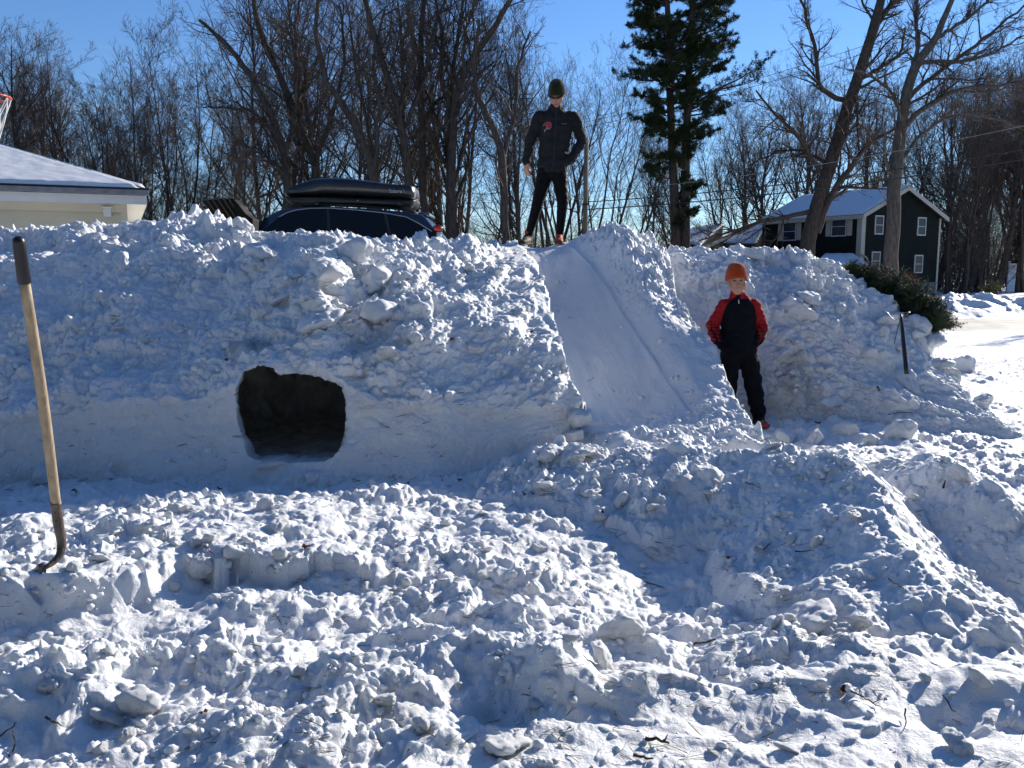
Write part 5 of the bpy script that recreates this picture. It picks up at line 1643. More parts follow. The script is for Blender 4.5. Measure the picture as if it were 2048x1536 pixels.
def fuse(name, parts, voxel, m, parent, smooth_it=6, warp=None, extra=None):
    """one continuous surface from overlapping forms"""
    V, Fs = loft_parts(parts)
    if extra:
        for EV, EF in extra:
            Fs = Fs + [f + len(V) for f in EF]; V = np.concatenate([V, EV])
    me = np_mesh(name, V, Fs)
    o = bpy.data.objects.new(name, me); COL.objects.link(o)
    r = o.modifiers.new('r', 'REMESH'); r.mode = 'VOXEL'; r.voxel_size = voxel; r.use_smooth_shade = True
    s = o.modifiers.new('s', 'SMOOTH'); s.iterations = smooth_it; s.factor = .5
    bpy.context.view_layer.update()
    dg = bpy.context.evaluated_depsgraph_get()
    me2 = bpy.data.meshes.new_from_object(o.evaluated_get(dg))
    bpy.data.objects.remove(o); bpy.data.meshes.remove(me)
    me2.name = name
    n = len(me2.vertices); co = np.empty(n * 3, np.float32); me2.vertices.foreach_get('co', co); co = co.reshape(-1, 3).astype(float)
    no = np.empty(n * 3, np.float32); me2.vertices.foreach_get('normal', no); no = no.reshape(-1, 3)
    if warp is not None:
        co = warp(co, no); me2.vertices.foreach_set('co', co.astype(np.float32).ravel()); me2.update()
    me2.polygons.foreach_set('use_smooth', np.ones(len(me2.polygons), bool))
    me2.materials.clear()
    ob = link_mesh(name, me2, m, parent)
    return ob, co

def paint(ob, cols):
    a = ob.data.attributes.new('tint', 'FLOAT_COLOR', 'POINT')
    c = np.concatenate([cols, np.ones((len(cols), 1))], 1).astype(np.float32)
    a.data.foreach_set('color', c.ravel())

def tint_mat(name, rough, bump=0, bscale=150, sss=0, sheen=0):
    m, n, b = new_mat(name)
    a = n.nodes.new('ShaderNodeAttribute'); a.attribute_name = 'tint'
    n.links.new(a.outputs['Color'], b.inputs['Base Color']); b.inputs['Roughness'].default_value = rough
    b.inputs['Specular IOR Level'].default_value = .12
    if sheen: b.inputs['Sheen Weight'].default_value = sheen; b.inputs['Sheen Roughness'].default_value = .4
    if sss: b.inputs['Subsurface Weight'].default_value = sss; b.inputs['Subsurface Radius'].default_value = (.012, .004, .002); b.inputs['Subsurface Scale'].default_value = 1
    if bump:
        t = n.nodes.new('ShaderNodeTexCoord'); bn = n.nodes.new('ShaderNodeTexNoise'); bn.inputs['Scale'].default_value = bscale
        bp = n.nodes.new('ShaderNodeBump'); bp.inputs['Strength'].default_value = bump; bp.inputs['Distance'].default_value = .004
        n.links.new(t.outputs['Object'], bn.inputs['Vector']); n.links.new(bn.outputs['Fac'], bp.inputs['Height']); n.links.new(bp.outputs[0], b.inputs['Normal'])
    return m
M_SKIN = tint_mat('skin', .5, sss=.15)
M_FABRIC = tint_mat('printed_fabric', .75, .3, 220, sheen=.03)
def cloth(name, col, rough=.8, sheen=.3, bump=.3, bscale=250):
    m = mat(name, col, rough, var=.12, scale=9, bump=bump, bscale=bscale)
    b = [n for n in m.node_tree.nodes if n.type == 'BSDF_PRINCIPLED'][0]; b.inputs['Sheen Weight'].default_value = sheen; b.inputs['Sheen Roughness'].default_value = .4; b.inputs['Specular IOR Level'].default_value = .12
    return m

def wrinkle(amp, sx, sz, seed):
    def f(co, no):
        d = amp * fbm(co[:, 0] * sx + co[:, 1] * sx * .7, co[:, 2] * sz + co[:, 1] * 2, 3, seed)
        return co + no * d[:, None]
    return f

def hand_parts(wr, dirn, side, palm_n, s, curl=.5):
    """palm, four fingers and a thumb; wr wrist point, dirn along the hand, side towards the thumb"""
    d = Vector(dirn).normalized(); sd = Vector(side).normalized(); pn = Vector(palm_n).normalized(); w = Vector(wr)
    P = []
    for k in (-1, -.33, .33, 1):
        P.append(([w + sd * k * .018 * s, w + d * .045 * s + sd * k * .026 * s, w + d * .088 * s + sd * k * .030 * s], [.014 * s, .014 * s, .0115 * s]))
    for k, ln in ((1, .068), (.33, .078), (-.33, .073), (-1, .056)):
        a = w + d * .088 * s + sd * k * .0305 * s
        b = a + (d + pn * curl * .45 + sd * k * .08).normalized() * ln * .45 * s
        c = b + (d + pn * curl * 1.3 + sd * k * .05).normalized() * ln * .32 * s
        e = c + (d * .7 + pn * curl * 2.0).normalized() * ln * .25 * s
        P.append(([a, b, c, e], [.0100 * s, .0090 * s, .0085 * s, .0068 * s]))
    a = w + d * .022 * s + sd * .026 * s
    b = a + (d * .75 + sd * .75 + pn * .25).normalized() * .038 * s
    c = b + (d * 1.0 + sd * .30 + pn * .35).normalized() * .030 * s
    e = c + (d * 1.0 + sd * .05 + pn * .45).normalized() * .022 * s
    P.append(([a, b, c, e], [.014 * s, .0115 * s, .0100 * s, .0075 * s]))
    return P

def head_parts(c, s, tilt=(0, 0), turn=0, jaw=1.):
    """c centre of the skull, s scale (1 adult). face towards -Y before turning. returns parts and frame"""
    Rm = Matrix.Rotation(turn, 3, 'Z') @ Matrix.Rotation(tilt[0], 3, 'X') @ Matrix.Rotation(tilt[1], 3, 'Y')
    c = Vector(c)
    def L(x, y, z): return c + Rm @ (Vector((x, y, z)) * s)
    P = [
        ([L(0, .015, .075), L(0, .012, .03), L(0, .008, -.01)], [(.052 * s, .06 * s), (.074 * s, .092 * s), (.072 * s, .090 * s)]),      # cranium
        ([L(0, -.020, .045), L(0, -.030, 0), L(0, -.040, -.055), L(0, -.052, -.092)], [(.056 * s, .045 * s), (.062 * s, .050 * s), (.052 * s * jaw, .046 * s), (.026 * s * jaw ** 2, .026 * s)]),   # face and jaw
        ([L(.044 * jaw, -.035, -.022), L(.040 * jaw, -.055, -.052)], [.024 * s, .020 * s * jaw]), ([L(-.044 * jaw, -.035, -.022), L(-.040 * jaw, -.055, -.052)], [.024 * s, .020 * s * jaw]),  # cheeks
        ([L(0, -.082, .012), L(0, -.092, -.012), L(0, -.105, -.033)], [.0085 * s, .0095 * s, .0125 * s]),    # nose
        ([L(.011, -.093, -.036), L(-.011, -.093, -.036)], [.0085 * s, .0085 * s]),
        ([L(-.03, -.078, .026), L(.03, -.078, .026)], [.011 * s, .011 * s]),           # brow
        ([L(-.018, -.082, -.064), L(.018, -.082, -.064)], [.0080 * s, .0080 * s]),       # lips
        ([L(.072, .008, .010), L(.074, .012, -.022)], [(.008 * s, .018 * s), (.007 * s, .012 * s)]), ([L(-.072, .008, .010), L(-.074, .012, -.022)], [(.008 * s, .018 * s), (.007 * s, .012 * s)]),
    ]
    return P, L, Rm

def skin_cols(co, L, s, base, smile=True, lip=(.45, .16, .13), stubble=None):
    cols = np.tile(np.array(base), (len(co), 1))
    cols *= (1 + .06 * fbm(co[:, 0] * 40, co[:, 2] * 40 + co[:, 1] * 30, 2, 7))[:, None]
    def near(x, y, z, rx, rz, ry=.03):
        # distance in the head frame
        p = np.array(L(x, y, z))
        ex = np.array(L(1, 0, 0)) - np.array(L(0, 0, 0)); ez = np.array(L(0, 0, 1)) - np.array(L(0, 0, 0)); ey = np.array(L(0, 1, 0)) - np.array(L(0, 0, 0))
        ex, ey, ez = ex / s, ey / s, ez / s
        ex /= np.linalg.norm(ex); ey /= np.linalg.norm(ey); ez /= np.linalg.norm(ez)
        d = co - p
        return ((d @ ex) / (rx * s)) ** 2 + ((d @ ez) / (rz * s)) ** 2 + ((d @ ey) / (ry * s)) ** 2
    def put(m, c, k=1):
        m = np.clip(1.25 - m, 0, 1)[:, None]; m = np.clip(m * 3, 0, 1) * k
        cols[:] = cols * (1 - m) + np.array(c) * m
    for sx in (-1, 1):
        put(near(sx * .045, -.06, -.035, .022, .02), (.62, .27, .20), .45)      # cheeks
        put(near(sx * .028, -.075, .006, .017, .009), (.22, .11, .08), .75)      # socket
        put(near(sx * .028, -.08, .005, .0105, .0022), (.40, .34, .30))          # white
        put(near(sx * .028, -.08, .005, .0065, .0036), (.03, .022, .018))         # iris
        put(near(sx * .028, -.08, .011, .0150, .0022), (.06, .035, .025))        # lash line
        put(near(sx * .028, -.082, .026, .018, .0040), (.16, .09, .05), .8)      # brow
    put(near(0, -.1, -.046, .009, .003), (.22, .09, .07), .8)
    # mouth
    put(near(0, -.085, -.064, .026, .0085), lip, .8)
    if smile:
        for sx in np.linspace(-1, 1, 9):
            put(near(sx * .021, -.085, -.0655 + .006 * sx * sx, .005, .0038), (.50, .44, .38), .8)
        for sx in (-1, 1): put(near(sx * .027, -.08, -.058, .004, .004), (.15, .06, .05), .8)
    else:
        put(near(0, -.085, -.064, .022, .0018), (.12, .05, .04))
    if stubble is not None:
        put(near(0, -.05, -.085, .05, .03, .06), stubble, .35)
    return cols

def beanie(name, c, Rm, s, m, parent, col_fun=None, drop=.0, fold=True):
    """knitted cap pulled over the skull; built as a shell of revolution with ribs"""
    nr, na = 44, 144
    V = np.zeros((nr, na, 3))
    for i in range(nr):
        t = i / (nr - 1)                              # 0 crown, 1 hem
        ph = t * 1.0
        z = .092 * math.cos(min(ph * 1.35, 1) * math.pi / 2) if ph < .74 else -(ph - .74) / .26 * (.022 + drop)
        rr = math.sin(min(ph * 1.35, 1) * math.pi / 2) ** .8
        wob = .004 * math.sin(t * 9)
        for j in range(na):
            a = 2 * math.pi * j / na
            rib = .0014 * math.sin(a * 36) * min(1, t * 2)
            rx, ry = .083 + wob + rib, .104 + wob + rib
            y = math.sin(a) * ry * rr; x = math.cos(a) * rx * rr
            dip = -.030 * max(0, math.sin(a)) * max(0, t - .6) / .4          # lower at the back
            ear = -.026 * (abs(math.cos(a)) ** 3) * max(0, t - .6) / .4
            V[i, j] = (x, y + .006, z + .050 + dip + ear)
    if fold:
        th = np.linspace(0, 1, nr)
        k = ((th > .80)).astype(float)[:, None]
        V[..., 0] *= 1 + .015 * k; V[..., 1] *= 1 + .02 * k
    V = V.reshape(-1, 3) * s
    inner = V.copy().reshape(nr, na, 3)[-6:]; inner[..., :2] *= .93; inner = inner.reshape(-1, 3)
    Rn = np.array(Rm)
    f = grid_faces(nr, na + 1) if False else None
    i, j = np.meshgrid(np.arange(nr - 1), np.arange(na), indexing='ij')
    q = np.stack([i * na + j, (i + 1) * na + j, (i + 1) * na + (j + 1) % na, i * na + (j + 1) % na], -1).reshape(-1, 4)
    A = np.concatenate([V, inner]); n0 = nr * na
    i, j = np.meshgrid(np.arange(5), np.arange(na), indexing='ij')
    q2 = n0 + np.stack([i * na + j, i * na + (j + 1) % na, (i + 1) * na + (j + 1) % na, (i + 1) * na + j], -1).reshape(-1, 4)
    j = np.arange(na)
    q3 = np.stack([(nr - 1) * na + j, n0 + 5 * na + j, n0 + 5 * na + (j + 1) % na, (nr - 1) * na + (j + 1) % na], 1)
    A = A @ Rn.T + np.array(c)
    me = np_mesh(name, A, [q, q2, q3])
    return link_mesh(name, me, m, parent)

def shoe(name, heel, toe, s, m_up, m_sole, parent, lace, width=.043):
    h, t = Vector(heel), Vector(toe); d = (t - h)
    up = Vector((0, 0, 1))
    o, _ = fuse(name, [([h + up * .035 * s, h.lerp(t, .35) + up * .036 * s, h.lerp(t, .7) + up * .030 * s, t + up * .024 * s - d * .04], [(.036 * s, .036 * s), (.038 * s, .042 * s), (width * s, .030 * s), (.034 * s, .022 * s)]),
                       ([h + up * .03 * s + d * .06, h + up * .10 * s + d * .10], [.040 * s, .042 * s]), ([h.lerp(t, .2) + up * .085 * s, h.lerp(t, .6) + up * .045 * s], [.036 * s, .030 * s])], .006 * s, m_up, parent, 3)
    V, Fs = loft_parts([([h + up * .009 * s - d * .03, h.lerp(t, .4) + up * .009 * s, h.lerp(t, .75) + up * .009 * s, t + up * .012 * s], [(.036 * s, .012 * s), (.036 * s, .012 * s), (.046 * s, .012 * s), (.032 * s, .010 * s)])])
    sl = link_mesh('sole', np_mesh('sole', V, Fs), m_sole, o)
    sd = d.cross(up).normalized()
    b = Bag()
    for k in (.28, .38, .48, .58):
        c = h.lerp(t, k) + up * (.125 - .125 * (k - .05)) * s
        P = [c + sd * x * .026 * s + up * (-.006 * (abs(x) ** 2)) * s for x in np.linspace(-1, 1, 5)]
        b.tube(np.array(P)[None], np.full((1, 5), .004 * s), 6)
    link_mesh('laces', b.mesh('laces', lace), None, o)
    return o

def man():
    Y = 9.75
    X0 = (1090 - CU) / F * Y
    O = Vector((X0, Y, W(1090, 488, Y).z))
    root = empty('person', O); root.scale = (.955, .955, .955); tag(root, 'person in black jacket, tights and dark green beanie standing on the bank crest', 'person')
    V3 = Vector
    hd = (.118, -.075, 1.655)
    hp, L, Rm = head_parts(hd, 1.1, (R(33), R(3)), R(-16))
    la = [V3((-.085, .02, 1.42)), V3((-.19, .01, 1.12)), V3((-.225, -.03, .925))]
    ra = [V3((.31, .02, 1.42)), V3((.425, .03, 1.17)), V3((.29, -.05, .95)), V3((.20, -.045, .91))]
    neck = [V3((.115, .0, 1.66)), V3((.115, .015, 1.55)), V3((.11, .02, 1.46))]
    ll = [V3((.005, 0, .86)), V3((-.095, -.035, .45)), V3((-.195, .0, .10))]
    rl = [V3((.145, 0, .86)), V3((.195, -.03, .47)), V3((.165, .02, .10))]
    body = hp + [
        (neck, [.056, .058, .07]),
        ([V3((.11, .02, 1.42)), V3((.105, .01, 1.2)), V3((.085, .01, 1.0)), V3((.075, .01, .86))], [(.15, .09), (.14, .10), (.13, .095), (.14, .10)]),
        (la, [.045, .038, .026]), (ra, [.045, .038, .028, .025]),
        (ll, [.082, .055, .036]), (rl, [.082, .055, .036])]
    wr = V3((-.226, -.033, .915))
    body += [([la[2], wr], [.027, .025])] + hand_parts(wr, (.03, -.10, -1), (.6, -.75, 0), (.8, .3, 0), 1.0, .55)
    body += hand_parts(V3((.19, -.045, .92)), (-.5, .1, -.75), (-.2, -.1, .6), (0, .6, .2), .9, .5)
    body += [([V3((-.195, .0, .10)), V3((-.20, -.02, .05)), V3((-.235, -.10, .035))], [.034, .036, .03]), ([V3((.165, .02, .10)), V3((.165, 0, .05)), V3((.15, -.08, .035))], [.034, .036, .03])]
    ob, co = fuse('body', body, .0052, M_SKIN, root, 3)
    paint(ob, skin_cols(co, L, 1.1, (.48, .27, .19), smile=False, stubble=(.25, .15, .11)))
    MJ = cloth('black_jacket', (.022, .022, .025), .8, .02)
    MT = cloth('black_tights', (.004, .004, .005), .6, .03, .15)
    jk = [([V3((.115, .005, 1.50)), V3((.112, .01, 1.44)), V3((.108, .01, 1.30)), V3((.098, .008, 1.12)), V3((.085, .005, 1.0)), V3((.075, .0, .865))],
           [(.10, .075), (.165, .100), (.195, .125), (.175, .125), (.172, .125), (.180, .128)]),
          ([V3((-.055, .015, 1.415)), V3((.11, .012, 1.46)), V3((.278, .015, 1.42))], [.055, .066, .055]),
          (la, [.074, .060, .047]), ([la[0] + V3((.04, 0, .005)), la[0]], [.075, .074]), (ra[:3] + [V3((.21, -.06, .925))], [.074, .060, .052, .046]), ([ra[0] + V3((-.04, 0, .005)), ra[0]], [.075, .074]),
          ([V3((.114, -.005, 1.47)), V3((.113, -.010, 1.548))], [(.074, .080), (.068, .074)])]
    def jw(c, n):
        d = .010 * fbm(c[:, 0] * 9 + c[:, 1] * 4, c[:, 2] * 13, 3, 33) + .005 * np.sin((c[:, 2] - .9) * 60 + 5 * c[:, 0]) * np.clip(1 - np.abs(c[:, 2] - .95) / .12, 0, 1)
        arm = (c[:, 0] < -.09) | (c[:, 0] > .29)
        d = d + arm * .003 * np.sin(c[:, 2] * 85 + 6 * gnoise(c[:, 0] * 12, c[:, 2] * 9, 5)) * np.clip(1 - np.abs(c[:, 2] - 1.13) / .15, 0, 1)
        return c + n * d[:, None]
    j, jc = fuse('jacket', jk, .0075, MJ, root, 4, jw)
    # hem and cuff bands, zip, reflective piping
    # emblem on the chest: red curled crest with grey edging
    fy = lambda x, z: jc[np.argmin((jc[:, 0] - x) ** 2 + (jc[:, 2] - z) ** 2 + (jc[:, 1] > 0) * 9)][1]
    def chest(u, v): p = W(u, v, Y - .12) - O; return p.x, p.z
    def flat(name, uvs, m, par, lift=.006, th=.0015):
        bm = bmesh.new()
        P = [chest(u, v) for u, v in uvs]
        a = [bm.verts.new((x, fy(x, z) - lift, z)) for x, z in P]; bm.faces.new(a)
        bmesh.ops.triangulate(bm, faces=bm.faces[:])
        r = bmesh.ops.extrude_face_region(bm, geom=bm.faces[:])
        for v_ in r['geom']:
            if isinstance(v_, bmesh.types.BMVert): v_.co.y += th + lift * .8
        return bm_obj(name, bm, m, par)
    z = lambda X, Yy: (1040 + X / 10.97, 150 + Yy / 10.97)
    MRD = mat('emblem_red', (.50, .035, .035), .6); MGY = mat('emblem_grey', (.30, .27, .26), .6)
    flat('emblem', [z(505, 985), z(520, 940), z(560, 905), z(610, 897), z(650, 902), z(690, 930), z(692, 985), z(680, 1030), z(655, 1050), z(620, 1045), z(640, 1005), z(610, 985), z(590, 960), z(560, 970)], MRD, j, .007)
    flat('emblem_edge', [z(500, 990), z(515, 935), z(560, 897), z(610, 888), z(655, 893), z(700, 925), z(703, 985), z(690, 1035), z(660, 1062), z(610, 1060), z(570, 1065), z(550, 1090), z(548, 1125), z(535, 1120), z(530, 1085), z(545, 1060), z(575, 1047), z(615, 1050), z(600, 1020), z(585, 1030), z(570, 1005), z(600, 985), z(560, 975)], MGY, j, .0045)
    flat('chest_mark', [z(935, 928), z(1052, 926), z(1052, 938), z(935, 941)], mat('mark_grey', (.22, .22, .24), .6), j)
    tube_obj('zip', [(x, fy(x, zz) - .004, zz) for x, zz in [(.112, 1.52), (.108, 1.42), (.104, 1.3), (.097, 1.15), (.088, 1.0), (.08, .88)]], .0035, mat('zip_grey', (.03, .03, .033), .4), j, 6, 20)
    # tights
    t, _ = fuse('tights', [([V3((.075, 0, .93)), V3((.075, .005, .82))], [(.150, .108), (.155, .112)]), (ll, [.099, .066, .043]), (rl, [.099, .066, .043])], .007, MT, root, 4, wrinkle(.0035, 10, 22, 44))
    # shoes: black trail shoes with red laces and pale stripes
    MS = cloth('shoe_black', (.03, .022, .015), .6, .1); MSo = mat('shoe_sole', (.05, .045, .04), .8); ML = mat('red_lace', (.55, .045, .02), .6)
    s1 = shoe('shoe', (-.185, .05, .0), (-.275, -.20, -.012), 1.12, MS, MSo, root, ML)
    MR_ = cloth('shoe_red', (.38, .045, .02), .6, .1)
    s2 = shoe('shoe', (.165, .07, .005), (.15, -.19, .0), 1.08, MR_, MSo, root, ML)
    so = cloth('red_sock', (.42, .03, .02), .8)
    for a in ((-.197, .0), (.165, .02)):
        c = V3((a[0], a[1], 0)); V, Fs = loft_parts([([c + V3((0, 0, .085)), c + V3((0, 0, .135))], [.043, .044])])
        link_mesh('sock', np_mesh('sock', V, Fs), so, root)
    b = Bag()
    for k in range(5):
        q = V3((-.175 - .02 * k, .02 - .035 * k, .035 + .012 * (4 - k)))
        b.tube(np.array([q + V3((.034, 0, -.02)), q + V3((.026, -.012, .018)), q + V3((.012, -.02, .035))])[None], np.full((1, 3), .004), 6)
    link_mesh('shoe_stripes', b.mesh('shoe_stripes', mat('pale_stripe', (.6, .52, .36), .6)), None, s1)
    # beanie and glasses
    MB = cloth('green_beanie', (.020, .024, .009), .95, .35, .8, 160)
    beanie('beanie', L(0, .004, .010), Rm, 1.12, MB, root, drop=.006)
    V, Fs = loft_parts([([L(-.066, -.058, .008), L(-.035, -.090, .006), L(0, -.098, .008), L(.035, -.090, .006), L(.066, -.058, .008)], [(.013, .020), (.014, .021), (.010, .013), (.014, .021), (.013, .020)])])
    gl = link_mesh('sunglasses', np_mesh('sunglasses', V, Fs), glass_mat('dark_lens', (.008, .008, .009), .08), root)
    for sx in (-1, 1): tube_obj('temple', [L(sx * .066, -.058, .010), L(sx * .078, 0, .012)], .0035, M_BLACK, gl, 6)
man()

def boy():
    Y = 7.5
    O = W(1470, 850, Y)
    root = empty('person', O); tag(root, 'smiling child in orange beanie and red and black jacket beside the slide', 'person')
    V3 = Vector
    hd = (-.035, -.02, 1.252)
    s = .98
    hp, L, Rm = head_parts(hd, s, (R(2), R(-3)), R(-4), 1.24)
    la = [V3((-.125, .0, 1.045)), V3((-.222, .02, .865)), V3((-.145, -.02, .70))]
    ra = [V3((.130, .0, 1.05)), V3((.212, .02, .87)), V3((.14, -.02, .71))]
    ll = [V3((-.055, 0, .68)), V3((-.075, -.02, .38)), V3((-.06, .02, .09))]
    rl = [V3((.07, 0, .68)), V3((.135, -.03, .385)), V3((.205, .0, .09))]
    body = hp + [([V3((-.03, .01, 1.20)), V3((-.018, .015, 1.12)), V3((-.005, .015, 1.05))], [.042, .042, .05]),
                 ([V3((0, .01, 1.05)), V3((0, .01, .9)), V3((.005, .01, .70))], [(.11, .07), (.105, .075), (.11, .08)]),
                 (la, [.036, .030, .022]), (ra, [.036, .030, .022]), (ll, [.066, .044, .030]), (rl, [.066, .044, .030]),
                 ([V3((-.06, .02, .09)), V3((-.07, -.03, .04)), V3((-.08, -.09, .03))], [.028, .03, .026]), ([V3((.205, 0, .09)), V3((.205, -.04, .04)), V3((.21, -.11, .03))], [.028, .03, .026])]
    body += hand_parts(V3((-.115, .0, .705)), (.25, 0, -.9), (.1, -.5, .1), (.2, .6, 0), .72, .4)
    body += hand_parts(V3((.115, .0, .715)), (-.25, 0, -.9), (-.1, -.5, .1), (-.2, .6, 0), .72, .4)
    ob, co = fuse('body', body, .0042, M_SKIN, root, 3)
    paint(ob, skin_cols(co, L, s, (.47, .26, .18)))
    # jacket
    jk = [([V3((-.012, .005, 1.125)), V3((-.004, .008, 1.07)), V3((0, .008, .98)), V3((.002, .005, .84)), V3((.005, .0, .73)), V3((.006, 0, .665))],
           [(.070, .055), (.130, .082), (.150, .100), (.148, .105), (.152, .108), (.150, .106)]),
          ([V3((-.11, .005, 1.050)), V3((0, .01, 1.085)), V3((.112, .005, 1.054))], [.040, .050, .040]),
          (la[:2] + [V3((-.185, -.02, .76)), V3((-.135, -.035, .70))], [.054, .055, .050, .044]), (ra[:2] + [V3((.18, -.02, .765)), V3((.13, -.035, .71))], [.054, .055, .050, .044]),
          ([la[0] + V3((.04, 0, .0)), la[0]], [.054, .054]), ([ra[0] + V3((-.04, 0, .0)), ra[0]], [.054, .054]),
          ([V3((-.018, -.002, 1.10)), V3((-.026, -.004, 1.150))], [(.058, .060), (.056, .058)])]
    def jw(c, n):
        d = .008 * fbm(c[:, 0] * 11 + c[:, 1] * 4, c[:, 2] * 15, 3, 53)
        arm = np.abs(c[:, 0]) > .15
        d = d + arm * .0018 * np.sin(c[:, 2] * 95 + 6 * gnoise(c[:, 0] * 12, c[:, 2] * 9, 5))
        return c + n * d[:, None]
    j, jc = fuse('jacket', jk, .0055, M_FABRIC, root, 4, jw)
    x, y, z = jc[:, 0], jc[:, 1], jc[:, 2]
    navy = np.array([.0035, .004, .008]); red = np.array([.29, .012, .016])
    cols = np.tile(navy, (len(jc), 1))
    # raglan sleeves: arm side of a line running from collar to armpit
    seam = np.interp(z, [.66, .78, .92, 1.0, 1.05, 1.09, 1.12, 1.16], [.168, .163, .150, .136, .115, .075, .04, .03])
    sleeve = np.abs(x + .004) > seam
    # honeycomb print that closes to navy toward the cuffs
    px, pz_ = (x + y * .8) * 34, z * 34
    ix, iz = np.floor(px), np.floor(pz_)
    best = np.full(len(x), 9.); sec = np.full(len(x), 9.)
    for a in (-1, 0, 1):
        for b in (-1, 0, 1):
            cx, cz = ix + a + .5 + .5 * (_h(ix + a, iz + b, 3) - .5), iz + b + .5 + .5 * (_h(ix + a, iz + b, 4) - .5)
            d = np.hypot(px - cx, pz_ - cz); sec = np.minimum(sec, np.maximum(best, d)); best = np.minimum(best, d)
    gap = np.clip((.96 - z) / .20, 0, 1) * .34
    printed = (sec - best > gap)
    fade = z > (.735 + .03 * gnoise(x * 30, z * 30, 9))
    isr = sleeve & printed & fade
    kk = (np.clip((np.abs(x + .004) - seam) * 120 + .5, 0, 1) * np.clip((sec - best - gap) * 7 + .5, 0, 1) * fade)[:, None]; cols = cols * (1 - kk) + red * kk
    half = sleeve & printed & ~fade & (_h(ix, iz, 8) > .55); cols[half] = red * .3
    col_r = (z > 1.10) & (x > -.005); cols[col_r] = red
    cols[(z < .69) & (x > .12)] = red
    paint(j, cols)
    k = np.argmin((jc[:, 0] + .02) ** 2 + (jc[:, 2] - 1.08) ** 2 + (jc[:, 1] > 0) * 9); zy = jc[k][1]
    tube_obj('zip_pull', [(-.024, zy - .006, 1.095), (-.022, zy - .012, 1.062)], .0042, mat('zip_metal', (.7, .7, .68), .3, metal=.5), j, 6)
    MP = cloth('navy_trousers', (.006, .006, .009), .8, .03)
    def pw(c, n):
        d = .011 * fbm(c[:, 0] * 8, c[:, 2] * 12, 3, 63) + .007 * np.sin(c[:, 2] * 70 + 5 * gnoise(c[:, 0] * 10, c[:, 2] * 6, 6)) * np.clip(1 - np.abs(c[:, 2] - .12) / .14, 0, 1)
        return c + n * d[:, None]
    fuse('trousers', [([V3((.005, 0, .73)), V3((.006, .003, .63))], [(.135, .095), (.142, .10)]), (ll, [.092, .076, .062]), (rl, [.092, .076, .062])], .006, MP, root, 4, pw)
    MS = cloth('shoe_black', (.015, .013, .015), .6, .1); MSo = mat('red_sole', (.42, .05, .03), .7); ML = mat('dark_lace', (.04, .04, .05), .6)
    shoe('shoe', (-.06, .05, 0), (-.09, -.15, 0), .9, MS, MSo, root, ML)
    s2 = shoe('shoe', (.195, .04, .0), (.225, -.165, .0), .92, MS, MSo, root, ML)
    V, Fs = loft_parts([([V3((.205, -.10, .03)), V3((.224, -.165, .026))], [(.041, .022), (.034, .020)])])
    link_mesh('toe_cap', np_mesh('toe_cap', V, Fs), mat('toe_red', (.45, .05, .035), .6), s2)
    MB = cloth('orange_beanie', (.42, .058, .012), .95, .35, .9, 140)
    beanie('beanie', L(0, .0, .010), Rm, 1.04, MB, root, drop=.008)
boy()
# ------------------------------------------------------------------ chunks of snow
def ico(sub):
    bm = bmesh.new(); bmesh.ops.create_icosphere(bm, subdivisions=sub, radius=1)
    V = np.array([v.co[:] for v in bm.verts]); Fc = np.array([[v.index for v in f.verts] for f in bm.faces]); bm.free()
    return V, Fc
def chunk_shape(seed, sub, flat=1.):
    g = np.random.default_rng(seed)
    V, Fc = ico(sub)
    n = 13
    N = nrm(g.normal(0, 1, (n, 3))); D = g.uniform(.50, 1.0, n)
    dots = V @ N.T
    r = np.where(dots > .08, D[None] / np.maximum(dots, .08), 9.)
    k = 15.0
    rr = -np.log(np.exp(-k * r).sum(1) + math.exp(-k * 1.15)) / k
    P = V * rr[:, None]
    P *= np.array([1, g.uniform(.7, .95), g.uniform(.55, .85) * flat])
    P = P + V * (.10 * fbm(P[:, 0] * 3 + P[:, 2] * 2, P[:, 1] * 3 - P[:, 2] * 1.5, 5, seed, .6))[:, None]
    return P, Fc
M_CHUNK = snow_mat('snow_chunks', dirt_shade=False, bumpd=.005)
SH = []
for i in range(16):
    P, Fc = chunk_shape(900 + i, 4, .5 if i % 4 == 3 else 1)
    me = np_mesh('snow_chunk', P, [Fc]); me.materials.append(M_CHUNK); SH.append(me)

class Surf:
    """height lookup by nearest sample of the final meshes, on a fine 2-D hash"""
    def __init__(s, arrs):
        s.c = .02; s.x0, s.y0 = -6, 1.6; s.nx, s.ny = 700, 480
        H = np.full((s.ny, s.nx), -9.)
        for P in arrs:
            p = P.reshape(-1, 3); i = ((p[:, 0] - s.x0) / s.c).astype(int); j = ((p[:, 1] - s.y0) / s.c).astype(int)
            m = (i >= 0) & (i < s.nx) & (j >= 0) & (j < s.ny)
            np.maximum.at(H, (j[m], i[m]), p[m, 2])
        for _ in range(3):
            Q = np.pad(H, 1, mode='edge'); nb = np.max([Q[a:a + s.ny, b:b + s.nx] for a in range(3) for b in range(3)], 0)
            H = np.where(H < -5, nb, H)
        s.H = H
    def z(s, x, y):
        i = np.clip(((np.asarray(x) - s.x0) / s.c).astype(int), 0, s.nx - 1); j = np.clip(((np.asarray(y) - s.y0) / s.c).astype(int), 0, s.ny - 1)
        return s.H[j, i]
bank_pts = BP[(BT > 0)]
SF = Surf([GP[:, ::2], HP, RP, BP])
def ray_hit(u, v, y0=1.9, y1=12.):
    """first surface met by the ray through photo pixel (u, v)"""
    ys = np.arange(y0, y1, .012)
    x, z = Wnp(np.full(len(ys), float(u)), np.full(len(ys), float(v)), ys)
    hz = SF.z(x, ys); k = np.nonzero((hz > z) & (hz > -5))[0]
    if len(k) == 0: return None
    k = k[0]; return Vector((x[k], ys[k], z[k]))

